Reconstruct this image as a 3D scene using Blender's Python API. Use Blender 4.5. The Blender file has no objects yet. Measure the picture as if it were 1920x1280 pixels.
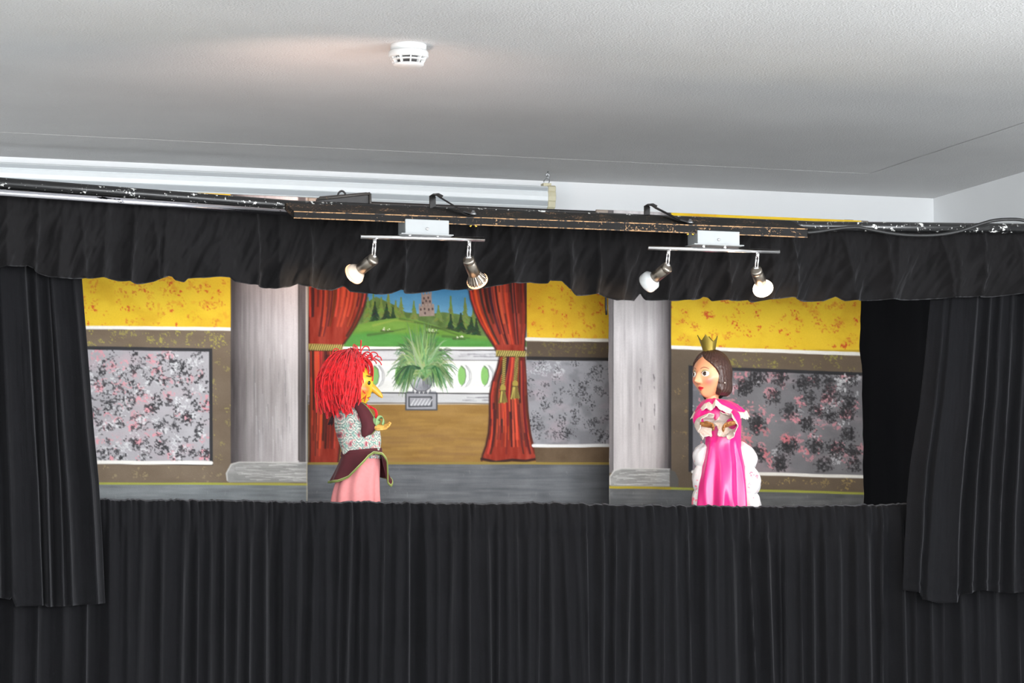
import bpy, bmesh, math, random
import numpy as np
from mathutils import Vector, Matrix
random.seed(7); rng = np.random.default_rng(11)
S = bpy.context.scene
COL = S.collection
PI = math.pi

# ------------------------------------------------------------------ camera
FPX = 4818.0; W, H = 1920, 1280
PITCH = math.atan(403.0 / FPX); YAW = math.radians(17.1)
CAMZ = 1.30
cam_d = bpy.data.cameras.new('camera'); cam = bpy.data.objects.new('camera', cam_d); COL.objects.link(cam)
cam.location = (0, 0, CAMZ); cam.rotation_euler = (PI/2 + PITCH, 0, -YAW)
cam_d.sensor_width = 36; cam_d.lens = 36*FPX/W; cam_d.clip_start = .05; cam_d.clip_end = 60
S.camera = cam
F2 = np.array([math.sin(YAW), math.cos(YAW)]); R2 = np.array([math.cos(YAW), -math.sin(YAW)])
FWD = np.array([F2[0]*math.cos(PITCH), F2[1]*math.cos(PITCH), math.sin(PITCH)])
RGT = np.array([R2[0], R2[1], 0.0]); UPV = np.cross(RGT, FWD); CAM = np.array([0, 0, CAMZ])
def ray(px, py): return FWD + RGT*((px-W/2)/FPX) + UPV*((H/2-py)/FPX)
def at(px, py, Y): d = ray(px, py); return CAM + d*(Y/d[1])
def atZ(px, py, Z): d = ray(px, py); return CAM + d*((Z-CAMZ)/d[2])
def proj(P):
    q = np.asarray(P, float) - CAM; z = q@FWD
    return W/2 + FPX*(q@RGT)/z, H/2 - FPX*(q@UPV)/z

# ------------------------------------------------------------------ light, exposure
S.view_settings.view_transform = 'Standard'; S.view_settings.look = 'None'
S.view_settings.gamma = 1; S.view_settings.use_curve_mapping = False
S.view_settings.exposure = 0.0
wd = bpy.data.worlds.new('world'); S.world = wd; wd.use_nodes = True
wd.node_tree.nodes['Background'].inputs[0].default_value = (.75, .87, 1, 1)
wd.node_tree.nodes['Background'].inputs[1].default_value = .6
CEIL = 2.61
WIN_POWER = 145.0
WINDOWS = [(-2.9, 1.5), (-.9, 1.5), (1.1, 1.5), (3.1, 1.5)]      # centre X, width, in the wall behind the camera
REARY = -2.6
SIDEWIN = [(-1.2, 1.6), (1.1, 1.6), (3.4, 1.6)]                 # centre Y, width, in the right wall, out of view
RIGHTX = atZ(1750, 372, CEIL)[0]
def daylight(loc, into, w, h, e):
    l = bpy.data.lights.new('window_daylight', 'AREA'); l.shape = 'RECTANGLE'; l.size = w; l.size_y = h
    l.energy = e; l.color = (.94, .97, 1.0)
    o = bpy.data.objects.new('window_daylight', l); COL.objects.link(o); o.location = loc
    o.rotation_euler = Vector((-into[0], -into[1], 0)).to_track_quat('Z', 'Y').to_euler()
for wx, ww in WINDOWS: daylight((wx, REARY+.05, 1.72), (0, 1), ww, 1.35, WIN_POWER)
for wy, ww in SIDEWIN: daylight((RIGHTX-.05, wy, 1.72), (-1, 0), ww, 1.35, WIN_POWER*.75)
SPOT_E = 6.0; LEAK_E = .05; HOUSING_E = 15.0; WARM = (1.0, .72, .45)

# ------------------------------------------------------------------ materials
def s2l(c):
    c = np.asarray(c, float)/255.0
    return np.where(c <= .04045, c/12.92, ((c+.055)/1.055)**2.4)
MATS = {}
def mat(name, rgb=(128,128,128), rough=.6, metal=0, var=.06, vscale=30, bump=0, bscale=120, sheen=0, coat=0,
        attr=False, emit=None, emit_s=0, spec=.5, flakes=None, transmission=0, sss=0, bump2=None, stretch=None):
    if name in MATS: return MATS[name]
    m = bpy.data.materials.new(name); m.use_nodes = True; nt = m.node_tree; N = nt.nodes; L = nt.links
    b = N['Principled BSDF']
    tc = N.new('ShaderNodeTexCoord'); src = tc.outputs['Object']
    if stretch:
        mp = N.new('ShaderNodeMapping'); mp.inputs['Scale'].default_value = stretch; L.new(src, mp.inputs[0]); src = mp.outputs[0]
    nz = N.new('ShaderNodeTexNoise'); nz.inputs['Scale'].default_value = vscale; nz.inputs['Detail'].default_value = 4
    L.new(src, nz.inputs['Vector'])
    mr = N.new('ShaderNodeMapRange'); mr.inputs[1].default_value = .25; mr.inputs[2].default_value = .75
    mr.inputs[3].default_value = 1-var; mr.inputs[4].default_value = 1+var; L.new(nz.outputs[0], mr.inputs[0])
    mx = N.new('ShaderNodeVectorMath'); mx.operation = 'SCALE'; L.new(mr.outputs[0], mx.inputs['Scale'])
    if attr:
        a = N.new('ShaderNodeAttribute'); a.attribute_name = 'paint'; L.new(a.outputs['Color'], mx.inputs[0])
    else:
        mx.inputs[0].default_value = tuple(s2l(rgb))
    colo = mx.outputs[0]
    if flakes:       # (rgb, scale, threshold low, threshold high)
        n2 = N.new('ShaderNodeTexNoise'); n2.inputs['Scale'].default_value = flakes[1]; n2.inputs['Detail'].default_value = 6
        n2.inputs['Roughness'].default_value = .65
        L.new(src, n2.inputs['Vector'])
        n3 = N.new('ShaderNodeTexNoise'); n3.inputs['Scale'].default_value = flakes[1]*.12; L.new(src, n3.inputs['Vector'])
        ad = N.new('ShaderNodeMath'); ad.operation = 'MULTIPLY_ADD'; ad.inputs[1].default_value = .45; L.new(n3.outputs[0], ad.inputs[0]); L.new(n2.outputs[0], ad.inputs[2])
        r2 = N.new('ShaderNodeMapRange'); r2.inputs[1].default_value = flakes[2]; r2.inputs[2].default_value = flakes[3]; L.new(ad.outputs[0], r2.inputs[0])
        mm = N.new('ShaderNodeMix'); mm.data_type = 'RGBA'; L.new(r2.outputs[0], mm.inputs['Factor']); L.new(colo, mm.inputs['A'])
        mm.inputs['B'].default_value = (*s2l(flakes[0]), 1); colo = mm.outputs['Result']
    L.new(colo, b.inputs['Base Color'])
    b.inputs['Roughness'].default_value = rough; b.inputs['Metallic'].default_value = metal
    b.inputs['Specular IOR Level'].default_value = spec
    if sheen:
        b.inputs['Sheen Weight'].default_value = sheen; b.inputs['Sheen Roughness'].default_value = .35
        b.inputs['Sheen Tint'].default_value = (.75, .75, .8, 1)
    if coat: b.inputs['Coat Weight'].default_value = coat
    if transmission: b.inputs['Transmission Weight'].default_value = transmission
    if sss: b.inputs['Subsurface Weight'].default_value = sss; b.inputs['Subsurface Scale'].default_value = .004
    if emit: b.inputs['Emission Color'].default_value = (*emit, 1); b.inputs['Emission Strength'].default_value = emit_s
    if bump:
        bn = N.new('ShaderNodeTexNoise'); bn.inputs['Scale'].default_value = bscale; bn.inputs['Detail'].default_value = 3; L.new(src, bn.inputs['Vector'])
        bp = N.new('ShaderNodeBump'); bp.inputs['Strength'].default_value = bump; bp.inputs['Distance'].default_value = .01
        L.new(bn.outputs[0], bp.inputs['Height']); L.new(bp.outputs[0], b.inputs['Normal'])
    MATS[name] = m; return m

# ------------------------------------------------------------------ builders
def thing(name, label, cat, loc, rotz=0, group=None):
    o = bpy.data.objects.new(name, None); COL.objects.link(o); o.empty_display_size = .03
    o.location = tuple(float(v) for v in loc); o.rotation_euler = (0, 0, rotz); o['label'] = label; o['category'] = cat
    if group: o['group'] = group
    return o
def world_of(o):
    M = Matrix.Translation(o.location) @ o.rotation_euler.to_matrix().to_4x4()
    return M if o.parent is None else world_of(o.parent) @ M
def tag(o, label=None, cat=None, group=None, kind=None):
    if label: o['label'] = label
    if cat: o['category'] = cat
    if group: o['group'] = group
    if kind: o['kind'] = kind
    return o
def obj(name, V, Fc, material, parent=None, smooth=True, colors=None, origin=None):
    """V in world coordinates; one mesh object, origin at its base centre or on the parent"""
    V = np.asarray(V, float).reshape(-1, 3)
    if parent is not None:
        M = np.array(world_of(parent).inverted()); V2 = V@M[:3, :3].T + M[:3, 3]; loc = None
        c = V2.mean(0); V2 = V2 - c; loc = c
    else:
        lo, hi = V.min(0), V.max(0); c = np.array([(lo[0]+hi[0])/2, (lo[1]+hi[1])/2, lo[2]]) if origin is None else np.asarray(origin, float)
        V2 = V - c; loc = c
    me = bpy.data.meshes.new(name)
    if isinstance(Fc, np.ndarray):
        nf, k = Fc.shape
        me.vertices.add(len(V2)); me.vertices.foreach_set('co', V2.astype(np.float32).ravel())
        me.loops.add(nf*k); me.loops.foreach_set('vertex_index', Fc.astype(np.int32).ravel())
        me.polygons.add(nf); me.polygons.foreach_set('loop_start', np.arange(0, nf*k, k, dtype=np.int32))
        me.update(calc_edges=True)
    else:
        me.from_pydata([tuple(map(float, v)) for v in V2], [], [tuple(int(i) for i in f) for f in Fc])
    me.polygons.foreach_set('use_smooth', np.full(len(me.polygons), bool(smooth)))
    if colors is not None:
        ca = me.color_attributes.new('paint', 'FLOAT_COLOR', 'POINT')
        cc = np.ones((len(V2), 4), np.float32); cc[:, :3] = s2l(colors); ca.data.foreach_set('color', cc.ravel())
    me.materials.append(material); me.validate(); me.update()
    o = bpy.data.objects.new(name, me); COL.objects.link(o); o.location = tuple(loc)
    if parent is not None: o.parent = parent
    return o
class MB:
    """collects shapes into one mesh"""
    def __init__(s): s.v = []; s.f = []
    def add(s, V, Fc):
        n = len(s.v); s.v += [tuple(map(float, p)) for p in V]; s.f += [tuple(int(i)+n for i in f) for f in Fc]; return s
    def build(s, name, m, parent=None, smooth=True, **k):
        return obj(name, np.array(s.v), s.f, m, parent, smooth, **k)
def box_vf(lo, hi):
    x0, y0, z0 = lo; x1, y1, z1 = hi
    V = [(x0,y0,z0),(x1,y0,z0),(x1,y1,z0),(x0,y1,z0),(x0,y0,z1),(x1,y0,z1),(x1,y1,z1),(x0,y1,z1)]
    return V, [(0,3,2,1),(4,5,6,7),(0,1,5,4),(1,2,6,5),(2,3,7,6),(3,0,4,7)]
def grid_f(nu, nv, closed=False):
    """nu rows x nv columns, column-closed if asked"""
    i = np.arange(nu-1)[:, None]; nj = nv if closed else nv-1; j = np.arange(nj)[None, :]; j2 = (j+1) % nv
    return np.stack([i*nv+j, i*nv+j2, (i+1)*nv+j2, (i+1)*nv+j], -1).reshape(-1, 4)
def frame_of(d):
    d = np.asarray(d, float); d = d/np.linalg.norm(d); a = np.array([0, 0, 1.0]) if abs(d[2]) < .9 else np.array([1.0, 0, 0])
    u = np.cross(a, d); u /= np.linalg.norm(u); return u, np.cross(d, u), d
def tube_vf(pts, r, n=10, cap=True):
    pts = [np.asarray(p, float) for p in pts]; k = len(pts); rs = [r]*k if np.isscalar(r) else list(r); V = []
    u = None
    for i, p in enumerate(pts):
        d = pts[min(i+1, k-1)] - pts[max(i-1, 0)]; d = d/(np.linalg.norm(d)+1e-12)
        if u is None: u, v, _ = frame_of(d)
        else:
            u = u - d*(u@d); u /= np.linalg.norm(u); v = np.cross(d, u)
        for j in range(n):
            a = 2*PI*j/n; V.append(p + rs[i]*(u*math.cos(a)+v*math.sin(a)))
    Fc = [tuple(f) for f in grid_f(k, n, True)]
    if cap: Fc += [tuple(range(n-1, -1, -1)), tuple(range((k-1)*n, k*n))]
    return V, Fc
def lathe_vf(prof, base, axis, n=24):
    """prof = [(radius, distance along axis)]"""
    u, v, d = frame_of(axis); base = np.asarray(base, float); V = []
    for r, h in prof:
        for j in range(n):
            a = 2*PI*j/n; V.append(base + d*h + r*(u*math.cos(a)+v*math.sin(a)))
    Fc = [tuple(f) for f in grid_f(len(prof), n, True)]
    Fc += [tuple(range(n-1, -1, -1)), tuple(range((len(prof)-1)*n, len(prof)*n))]
    return V, Fc
def obox_vf(c, ax, ay, az, hx, hy, hz):
    """oriented box"""
    V, Fc = box_vf((-hx,-hy,-hz), (hx,hy,hz)); A = np.stack([ax, ay, az]); return np.asarray(V)@A + np.asarray(c), Fc
def bevel(o, w, seg=2):
    m = o.modifiers.new('bevel', 'BEVEL'); m.width = w; m.segments = seg; m.limit_method = 'ANGLE'; m.angle_limit = .7; return o
def solid(o, t):
    m = o.modifiers.new('thickness', 'SOLIDIFY'); m.thickness = t; m.offset = 0; return o

# ------------------------------------------------------------------ numpy noise
def vnoise(x, y, seed=0):
    xi = np.floor(x).astype(np.int64); yi = np.floor(y).astype(np.int64); fx = x-xi; fy = y-yi
    fx = fx*fx*(3-2*fx); fy = fy*fy*(3-2*fy)
    def h(a, b):
        n = (a*374761393 + b*668265263 + seed*1274126177) & 0xffffffff
        n = ((n ^ (n >> 13))*1274126177) & 0xffffffff
        return ((n ^ (n >> 16)) & 0xffff)/65535.0
    return (h(xi,yi)*(1-fx)+h(xi+1,yi)*fx)*(1-fy) + (h(xi,yi+1)*(1-fx)+h(xi+1,yi+1)*fx)*fy
def fbm(x, y, seed=0, o=4):
    s = 0; a = .5; t = 0
    for k in range(o): s = s + a*vnoise(x*2**k, y*2**k, seed+k*17); t += a; a *= .5
    return s/t
def sstep(a, b, x): t = np.clip((x-a)/(b-a), 0, 1); return t*t*(3-2*t)

# ================================================================== THE ROOM
M_CEIL = mat('ceiling_plaster', (214,214,214), .9, var=.05, vscale=2.2, bump=.42, bscale=170)
M_WALL = mat('wall_paint', (245,247,248), .85, var=.015, vscale=3, bump=.05, bscale=200)
M_FLOOR = mat('floor_lino', (186,184,180), .5, var=.08, vscale=4)
bc = atZ(1750, 372, CEIL); BACKY = bc[1]; RIGHTX = bc[0]; LEFTX = -4.4
def struct(name, V, Fc, m, parent=None, smooth=False):
    o = obj(name, V, Fc, m, parent, smooth)
    if parent is None: o['kind'] = 'structure'
    return o
struct('floor', *box_vf((LEFTX, REARY, -.1), (RIGHTX, BACKY, 0)), M_FLOOR)
struct('wall_back', *box_vf((LEFTX-.2, BACKY, -.1), (RIGHTX+.2, BACKY+.2, CEIL+.2)), M_WALL)
rw = MB(); ys = [REARY]
for wy, ww in SIDEWIN: ys += [wy-ww/2, wy+ww/2]
ys.append(BACKY)
for i in range(len(ys)-1):
    if i % 2 == 0: rw.add(*box_vf((RIGHTX, ys[i], -.1), (RIGHTX+.2, ys[i+1], CEIL+.2)))
    else:
        rw.add(*box_vf((RIGHTX, ys[i], -.1), (RIGHTX+.2, ys[i+1], 1.0))); rw.add(*box_vf((RIGHTX, ys[i], 2.44), (RIGHTX+.2, ys[i+1], CEIL+.2)))
struct('wall_right', rw.v, rw.f, M_WALL)
struct('wall_left', *box_vf((LEFTX-.2, REARY, -.1), (LEFTX, BACKY, CEIL+.2)), M_WALL)
# ceiling: an inner field and a border, a fine joint between them
jc = atZ(1630, 325, CEIL); JX, JY = jc[0], jc[1]
ceil = struct('ceiling', *box_vf((LEFTX, REARY, CEIL+.012), (RIGHTX, BACKY, CEIL+.2)), M_CEIL)
def ceiling_sheet(name, x0, x1, y0, y1, edges, drop=0):
    nx, ny = 90, 90; X = np.linspace(x0, x1, nx); Y = np.linspace(y0, y1, ny); gx, gy = np.meshgrid(X, Y)
    wob = lambda t, s: .010*(fbm(t*1.3, t*0+s, s)-.5) + .006*(fbm(t*6, t*0+3.1, s+5)-.5)
    px, py = gx.copy(), gy.copy()
    if 'r' in edges: px[:, -1] += wob(gy[:, -1], 3)
    if 'b' in edges: py[-1, :] += wob(gx[-1, :], 4)
    if 'l' in edges: px[:, 0] += wob(gy[:, 0], 3)
    if 'f' in edges: py[0, :] += wob(gx[0, :], 4)*(gx[0, :] < JX)
    top = np.stack([px, py, np.full_like(px, CEIL+.02)], -1).reshape(-1, 3); bot = top.copy(); bot[:, 2] = CEIL-drop
    V = np.concatenate([bot, top]); f = grid_f(ny, nx); n = nx*ny
    idx = np.arange(n).reshape(ny, nx); rim = np.concatenate([idx[0, :], idx[1:, -1], idx[-1, -2::-1], idx[-2:0:-1, 0]])
    side = np.stack([rim, np.roll(rim, -1), np.roll(rim, -1)+n, rim+n], -1)
    return obj(name, V, np.concatenate([f[:, ::-1], f+n, side]), M_CEIL, ceil, False)
G = .009
ceiling_sheet('ceiling_field', LEFTX, JX, REARY, JY, 'rb')
def ceiling_border():
    wob = lambda t, q: .010*(fbm(t*1.3, t*0+q, q)-.5) + .006*(fbm(t*6, t*0+3.1, q+5)-.5)
    ys = np.linspace(REARY, JY, 90); xs = np.linspace(JX, LEFTX, 90)
    P = [(LEFTX, BACKY), (RIGHTX, BACKY), (RIGHTX, REARY)] + list(zip(JX+G+wob(ys, 3), ys)) + list(zip(xs, JY+G+wob(xs, 4)))
    n = len(P); V = [(x, y, CEIL) for x, y in P]+[(x, y, CEIL+.02) for x, y in P]
    obj('ceiling_border', V, [tuple(range(n)), tuple(range(2*n-1, n-1, -1))]+[(i, (i+1) % n, n+(i+1) % n, n+i) for i in range(n)], M_CEIL, ceil, False)
ceiling_border()
# rear wall with its windows (behind the camera)
WS, WT = 1.0, 2.44
rw = MB(); xs = [LEFTX-.2]
for wx, ww in WINDOWS: xs += [wx-ww/2, wx+ww/2]
xs.append(RIGHTX+.2)
for i in range(len(xs)-1):
    if i % 2 == 0: rw.add(*box_vf((xs[i], REARY-.25, -.1), (xs[i+1], REARY, CEIL+.2)))
    else:
        rw.add(*box_vf((xs[i], REARY-.25, -.1), (xs[i+1], REARY, WS))); rw.add(*box_vf((xs[i], REARY-.25, WT), (xs[i+1], REARY, CEIL+.2)))
struct('wall_rear', rw.v, rw.f, M_WALL)
M_FRAME = mat('window_frame_paint', (225,225,222), .4)
for i, (wx, ww) in enumerate(WINDOWS):
    fb = MB()
    for x in (wx-ww/2+.03, wx, wx+ww/2-.03): fb.add(*box_vf((x-.03, REARY-.2, WS), (x+.03, REARY-.13, WT)))
    for z in (WS+.03, WT-.03): fb.add(*box_vf((wx-ww/2, REARY-.2, z-.03), (wx+ww/2, REARY-.13, z+.03)))
    struct('window_%d' % (i+1), fb.v, fb.f, M_FRAME)
for i, (wy, ww) in enumerate(SIDEWIN):
    fb = MB()
    for y in (wy-ww/2+.03, wy, wy+ww/2-.03): fb.add(*box_vf((RIGHTX+.1, y-.03, WS), (RIGHTX+.17, y+.03, WT)))
    for z in (WS+.03, WT-.03): fb.add(*box_vf((RIGHTX+.1, wy-ww/2, z-.03), (RIGHTX+.17, wy+ww/2, z+.03)))
    struct('window_%d' % (i+1+len(WINDOWS)), fb.v, fb.f, M_FRAME)

# ================================================================== stage plan
PY = 5.95                                                    # depth of the middle of the curtain pipe
PZ = at(1030, 402, PY)[2]
PIPE = [atZ(-60, 338.4, PZ), atZ(545, 385, PZ), atZ(1530, 424, PZ), atZ(1990, 429, PZ)]
_px = np.array([p[0] for p in PIPE]); _py = np.array([p[1] for p in PIPE])
def plan(X, off=0): return np.interp(X, _px, _py) + off
def on(px, py, off=0):
    px = np.asarray(px, float)[..., None]; py = np.asarray(py, float)[..., None]
    d = FWD + RGT*((px-W/2)/FPX) + UPV*((H/2-py)/FPX); k = d[..., 0]/d[..., 1]; Y = np.full(k.shape, PY)
    for _ in range(14): Y = plan(k*Y, off)
    return CAM + d*(Y/d[..., 1])[..., None]

M_PIPE = mat('flaked_black_pipe', (18,18,19), .3, var=.2, flakes=((215,215,212), 110, .830, .86), coat=.2)
M_CHROME = mat('worn_chrome', (214,214,222), .16, metal=1, var=.08, flakes=((18,18,20), 60, .80, .83), stretch=(.35,1,1))
M_WOODBLK = mat('worn_black_wood', (15,14,14), .65, spec=.2, var=.3, vscale=25, flakes=((176,138,100), 190, .845, .90))
M_WOODEDGE = mat('bare_wood_edge', (168,128,86), .7, var=.3, vscale=60, flakes=((35,30,28), 90, .70, .80))
M_BLKMETAL = mat('black_metal', (36,34,34), .45, metal=.3, var=.25, vscale=40)
M_VELVET = mat('black_velvet', (18,18,20), .95, var=.10, vscale=9, sheen=.16, spec=.1, bump=.15, bscale=500)
M_RUFFLE = mat('black_cotton', (20,19,20), .9, var=.10, vscale=9, sheen=.12, spec=.15, bump=.1, bscale=500)
M_CABLE = mat('black_rubber', (24,24,25), .5)

tag(obj('curtain_pipe', *tube_vf(PIPE, .0128, 16), M_PIPE), 'long black pipe with flaking white specks above the ruffled valance', 'pipe')
ct = [on(-60, 357, -.026), on(541, 398.5, -.026)]
tag(obj('curtain_track', *tube_vf(ct, .0078, 14), M_CHROME), 'shiny chrome tube below the black pipe, at upper left', 'tube')
cb = [(1513,436),(1535,434),(1560,430),(1585,427),(1610,426.5),(1640,432),(1675,438),(1715,441),(1760,440),(1800,433),(1835,421),(1865,413),(1900,411),(1925,414),(1975,425)]
def smooth_path(P, k=6):
    P = np.asarray(P, float); n = len(P); t = np.linspace(0, n-1, (n-1)*k+1); out = []
    for x in t:
        i = min(int(x), n-2); f = x-i; p0, p1, p2, p3 = P[max(i-1,0)], P[i], P[i+1], P[min(i+2,n-1)]
        out.append(.5*(2*p1+(p2-p0)*f+(2*p0-5*p1+4*p2-p3)*f*f+(3*p1-p0-3*p2+p3)*f**3))
    return np.array(out)
tag(obj('power_cable', *tube_vf([on(x, y, -.024) for x, y in smooth_path(cb)], .0042, 8), M_CABLE), 'black rubber cable snaking along the pipe at upper right', 'cable')

# ================================================================== lamp board, brackets, housing
BY = 5.79
def board():
    t = thing('lamp_board', 'worn black wooden board carrying the spotlights, bare wood on its edges', 'board', at(1030, 430, BY))
    a0, a1 = at(551, 395.5, BY), at(1514, 428.5, BY); b0, b1 = at(551, 409, BY), at(1514, 445.5, BY)
    back = np.array([0, .105, .033])
    n = 40; V = []; 
    for i in range(n):
        f = i/(n-1); a = a0*(1-f)+a1*f; b = b0*(1-f)+b1*f; w = .0007*(fbm(np.array(f*60.), np.array(1.), 5)-.5)
        V += [b+[0,w,w], a+[0,w,-w], a+back, b+back]
    Fc = [tuple(f) for f in grid_f(n, 4, True)] + [(3,2,1,0), tuple(range((n-1)*4, n*4))]
    bevel(obj('plank', V, Fc, M_WOODBLK, t, False), .0012)
    for (p, q, nm) in ((a0, a1, 'worn_edge'), (b0, b1, 'worn_edge')):
        V, Fc = [], []
        for i in range(120):
            f = i/119; c = p*(1-f)+q*f; h = .0006+.0013*float(fbm(np.array(f*45.), np.array(2. if p is a0 else 7.), 9))
            s = -1 if p is a0 else 1
            V += [c+[0,-.0006,0], c+[0,-.0006,s*h*1.6], c+[0,.003,s*h*1.6], c+[0,.003,0]]
        Fc = [tuple(x) for x in grid_f(120, 4, True)] + [(3,2,1,0), (476,477,478,479)]
        obj(nm, V, Fc, M_WOODEDGE, t, False)
    return t
board()
def bracket(pts_up, pts_dn, bolt, label):
    root = at(bolt[0], bolt[1], BY); t = thing('strap_bracket', label, 'bracket', root, 0, 'flat strap brackets over the lamp board')
    w = .0085
    up0 = at(pts_up[0], pts_up[1]+30, 5.965); top = at(pts_up[0], pts_up[1], 5.965); dn = at(pts_dn[0], pts_dn[1], BY+.006)
    P = [up0, top-[0,0,.004], top+[.003,-.003,0], top+[.018,-.01,-.001], top*.9+dn*.1+[.005,0,.001], dn+[-.012,.008,.006], dn+[.006,0,.001]]
    V = []
    for i, p in enumerate(P):
        d = P[min(i+1,len(P)-1)]-P[max(i-1,0)]; d /= np.linalg.norm(d)
        side = np.array([.96,.28,0]) if i < 2 else np.array([.45,.89,0]); side = side - d*(side@d); side /= np.linalg.norm(side); nn = np.cross(d, side)
        for a, b in ((-1,-1),(1,-1),(1,1),(-1,1)): V.append(p+side*w*a+nn*.0017*b)
    Fc = [tuple(f) for f in grid_f(len(P), 4, True)]+[(3,2,1,0), tuple(range(len(V)-4, len(V)))]
    obj('strap', V, Fc, M_BLKMETAL, t, False)
    mb = MB(); b0 = dn+[.004,-.001,.001]
    mb.add(*lathe_vf([(.008,0),(.008,.002),(.0055,.002),(.0055,.006),(.003,.006),(.003,.010)], b0, (0,0,1), 12))
    obj('bolt', mb.v, mb.f, mat('zinc', (190,192,195), .3, metal=1), t)
    mb = MB(); u0 = b0+[0,0,-.025]
    mb.add(*lathe_vf([(.004,0),(.005,.006)], u0, (0,0,1), 10))
    for s in (-1, 1): mb.add(*tube_vf([u0+[s*.003,0,.002], u0+[s*.007,0,-.003], u0+[s*.0095,0,-.0015]], [.0018,.0028,.002], 6))
    obj('wing_nut', mb.v, mb.f, mat('brass', (200,165,70), .3, metal=1), t)
bracket((811,365), (884,403), (884,404), 'flat strap bracket above the left twin spotlight, bolted to the board')
bracket((1213,384), (1291,419), (1291,421), 'flat strap bracket above the right twin spotlight, bolted to the board')
def housing():
    Y = 5.985; base = at(645, 391, Y); t = thing('lamp_housing', 'black metal lamp housing with hanging loop, standing on the pipe', 'lamp', base)
    fl = [at(594,374,Y), at(693,363,Y), at(694,394,Y), at(594,389,Y)]
    bk = [at(598,368,Y+.09), at(689,360,Y+.09), at(692,392,Y+.09), at(596,387,Y+.09)]
    V = fl+bk; Fc = [(3,2,1,0),(4,5,6,7),(0,1,5,4),(1,2,6,5),(2,3,7,6),(3,0,4,7)]
    bevel(obj('body', V, Fc, M_BLKMETAL, t, False), .003)
    r = MB()
    for i in range(4):
        p, q = fl[i], fl[(i+1) % 4]
        if i == 2: continue
        r.add(*tube_vf([p+[0,-.004,0], q+[0,-.004,0]], .0034, 6))
    obj('rim', r.v, r.f, mat('dark_metal_rim', (70,66,63), .5, metal=.4, flakes=((170,130,90), 60, .82, .88)), t)
    c = at(641, 366, Y+.02); P = [c+[.010*math.cos(a), 0, .012*math.sin(a)*1.2-.004] for a in np.linspace(-.3, PI+.3, 14)]
    lm = at(648, 372, Y+.05)+np.array([0,0,.012]); dd = atZ(620, 225, CEIL)-lm; dd /= np.linalg.norm(dd)
    obj('lens', *lathe_vf([(.001,0),(.013,.0),(.014,.002),(.012,.004),(.001,.005)], at(648, 386, Y+.106), dd, 24), mat('added_warm_lens', (255,190,150), .3, emit=(1,.6,.4), emit_s=2), t)  # unseen glowing lens, added behind the housing as source of the ceiling glow
    l = bpy.data.lights.new('added_ceiling_glow', 'SPOT'); l.energy = HOUSING_E; l.color = (1,.66,.52); l.spot_size = math.radians(125); l.spot_blend = 1; l.shadow_soft_size = .02  # added beam, casts the warm patch on the ceiling
    lo = bpy.data.objects.new('added_ceiling_glow', l); COL.objects.link(lo); lo.location = tuple(at(648, 386, Y+.106)+dd*.01); lo.rotation_euler = Vector(-dd).to_track_quat('Z','Y').to_euler()
    obj('hanging_loop', *tube_vf(P, .0024, 8), M_BLKMETAL, t)
housing()

# ================================================================== twin spotlights
M_BOX = mat('white_enamel', (150,153,154), .4, var=.03)
M_NICKEL = mat('brushed_nickel', (150,142,132), .32, metal=1, var=.10, vscale=80, stretch=(1,1,.1))
M_STEEL = mat('polished_steel', (222,220,220), .18, metal=1, var=.04)
M_GLASSB = mat('bulb_glass', (235,215,195), .15, metal=.0, var=.05, coat=.6)
M_REFL = mat('bulb_reflector', (150,138,126), .2, metal=1, var=.25, vscale=90)
M_LIT = mat('lit_bulb_glass', (255,235,210), .3, emit=(1,.83,.62), emit_s=5)
M_FACE = mat('glowing_bulb_face', (255,240,220), .3, emit=(1,.80,.55), emit_s=10)
M_GLOWRIM = mat('glowing_rim', (255,200,150), .3, emit=(1,.55,.28), emit_s=1.1)
M_LEDW = mat('white_bulb_plastic', (186,188,188), .4, var=.03)
def dir3(r, u, f):
    v = RGT*r + np.array([0,0,1.0])*u + np.array([F2[0],F2[1],0])*f; return v/np.linalg.norm(v)
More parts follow.
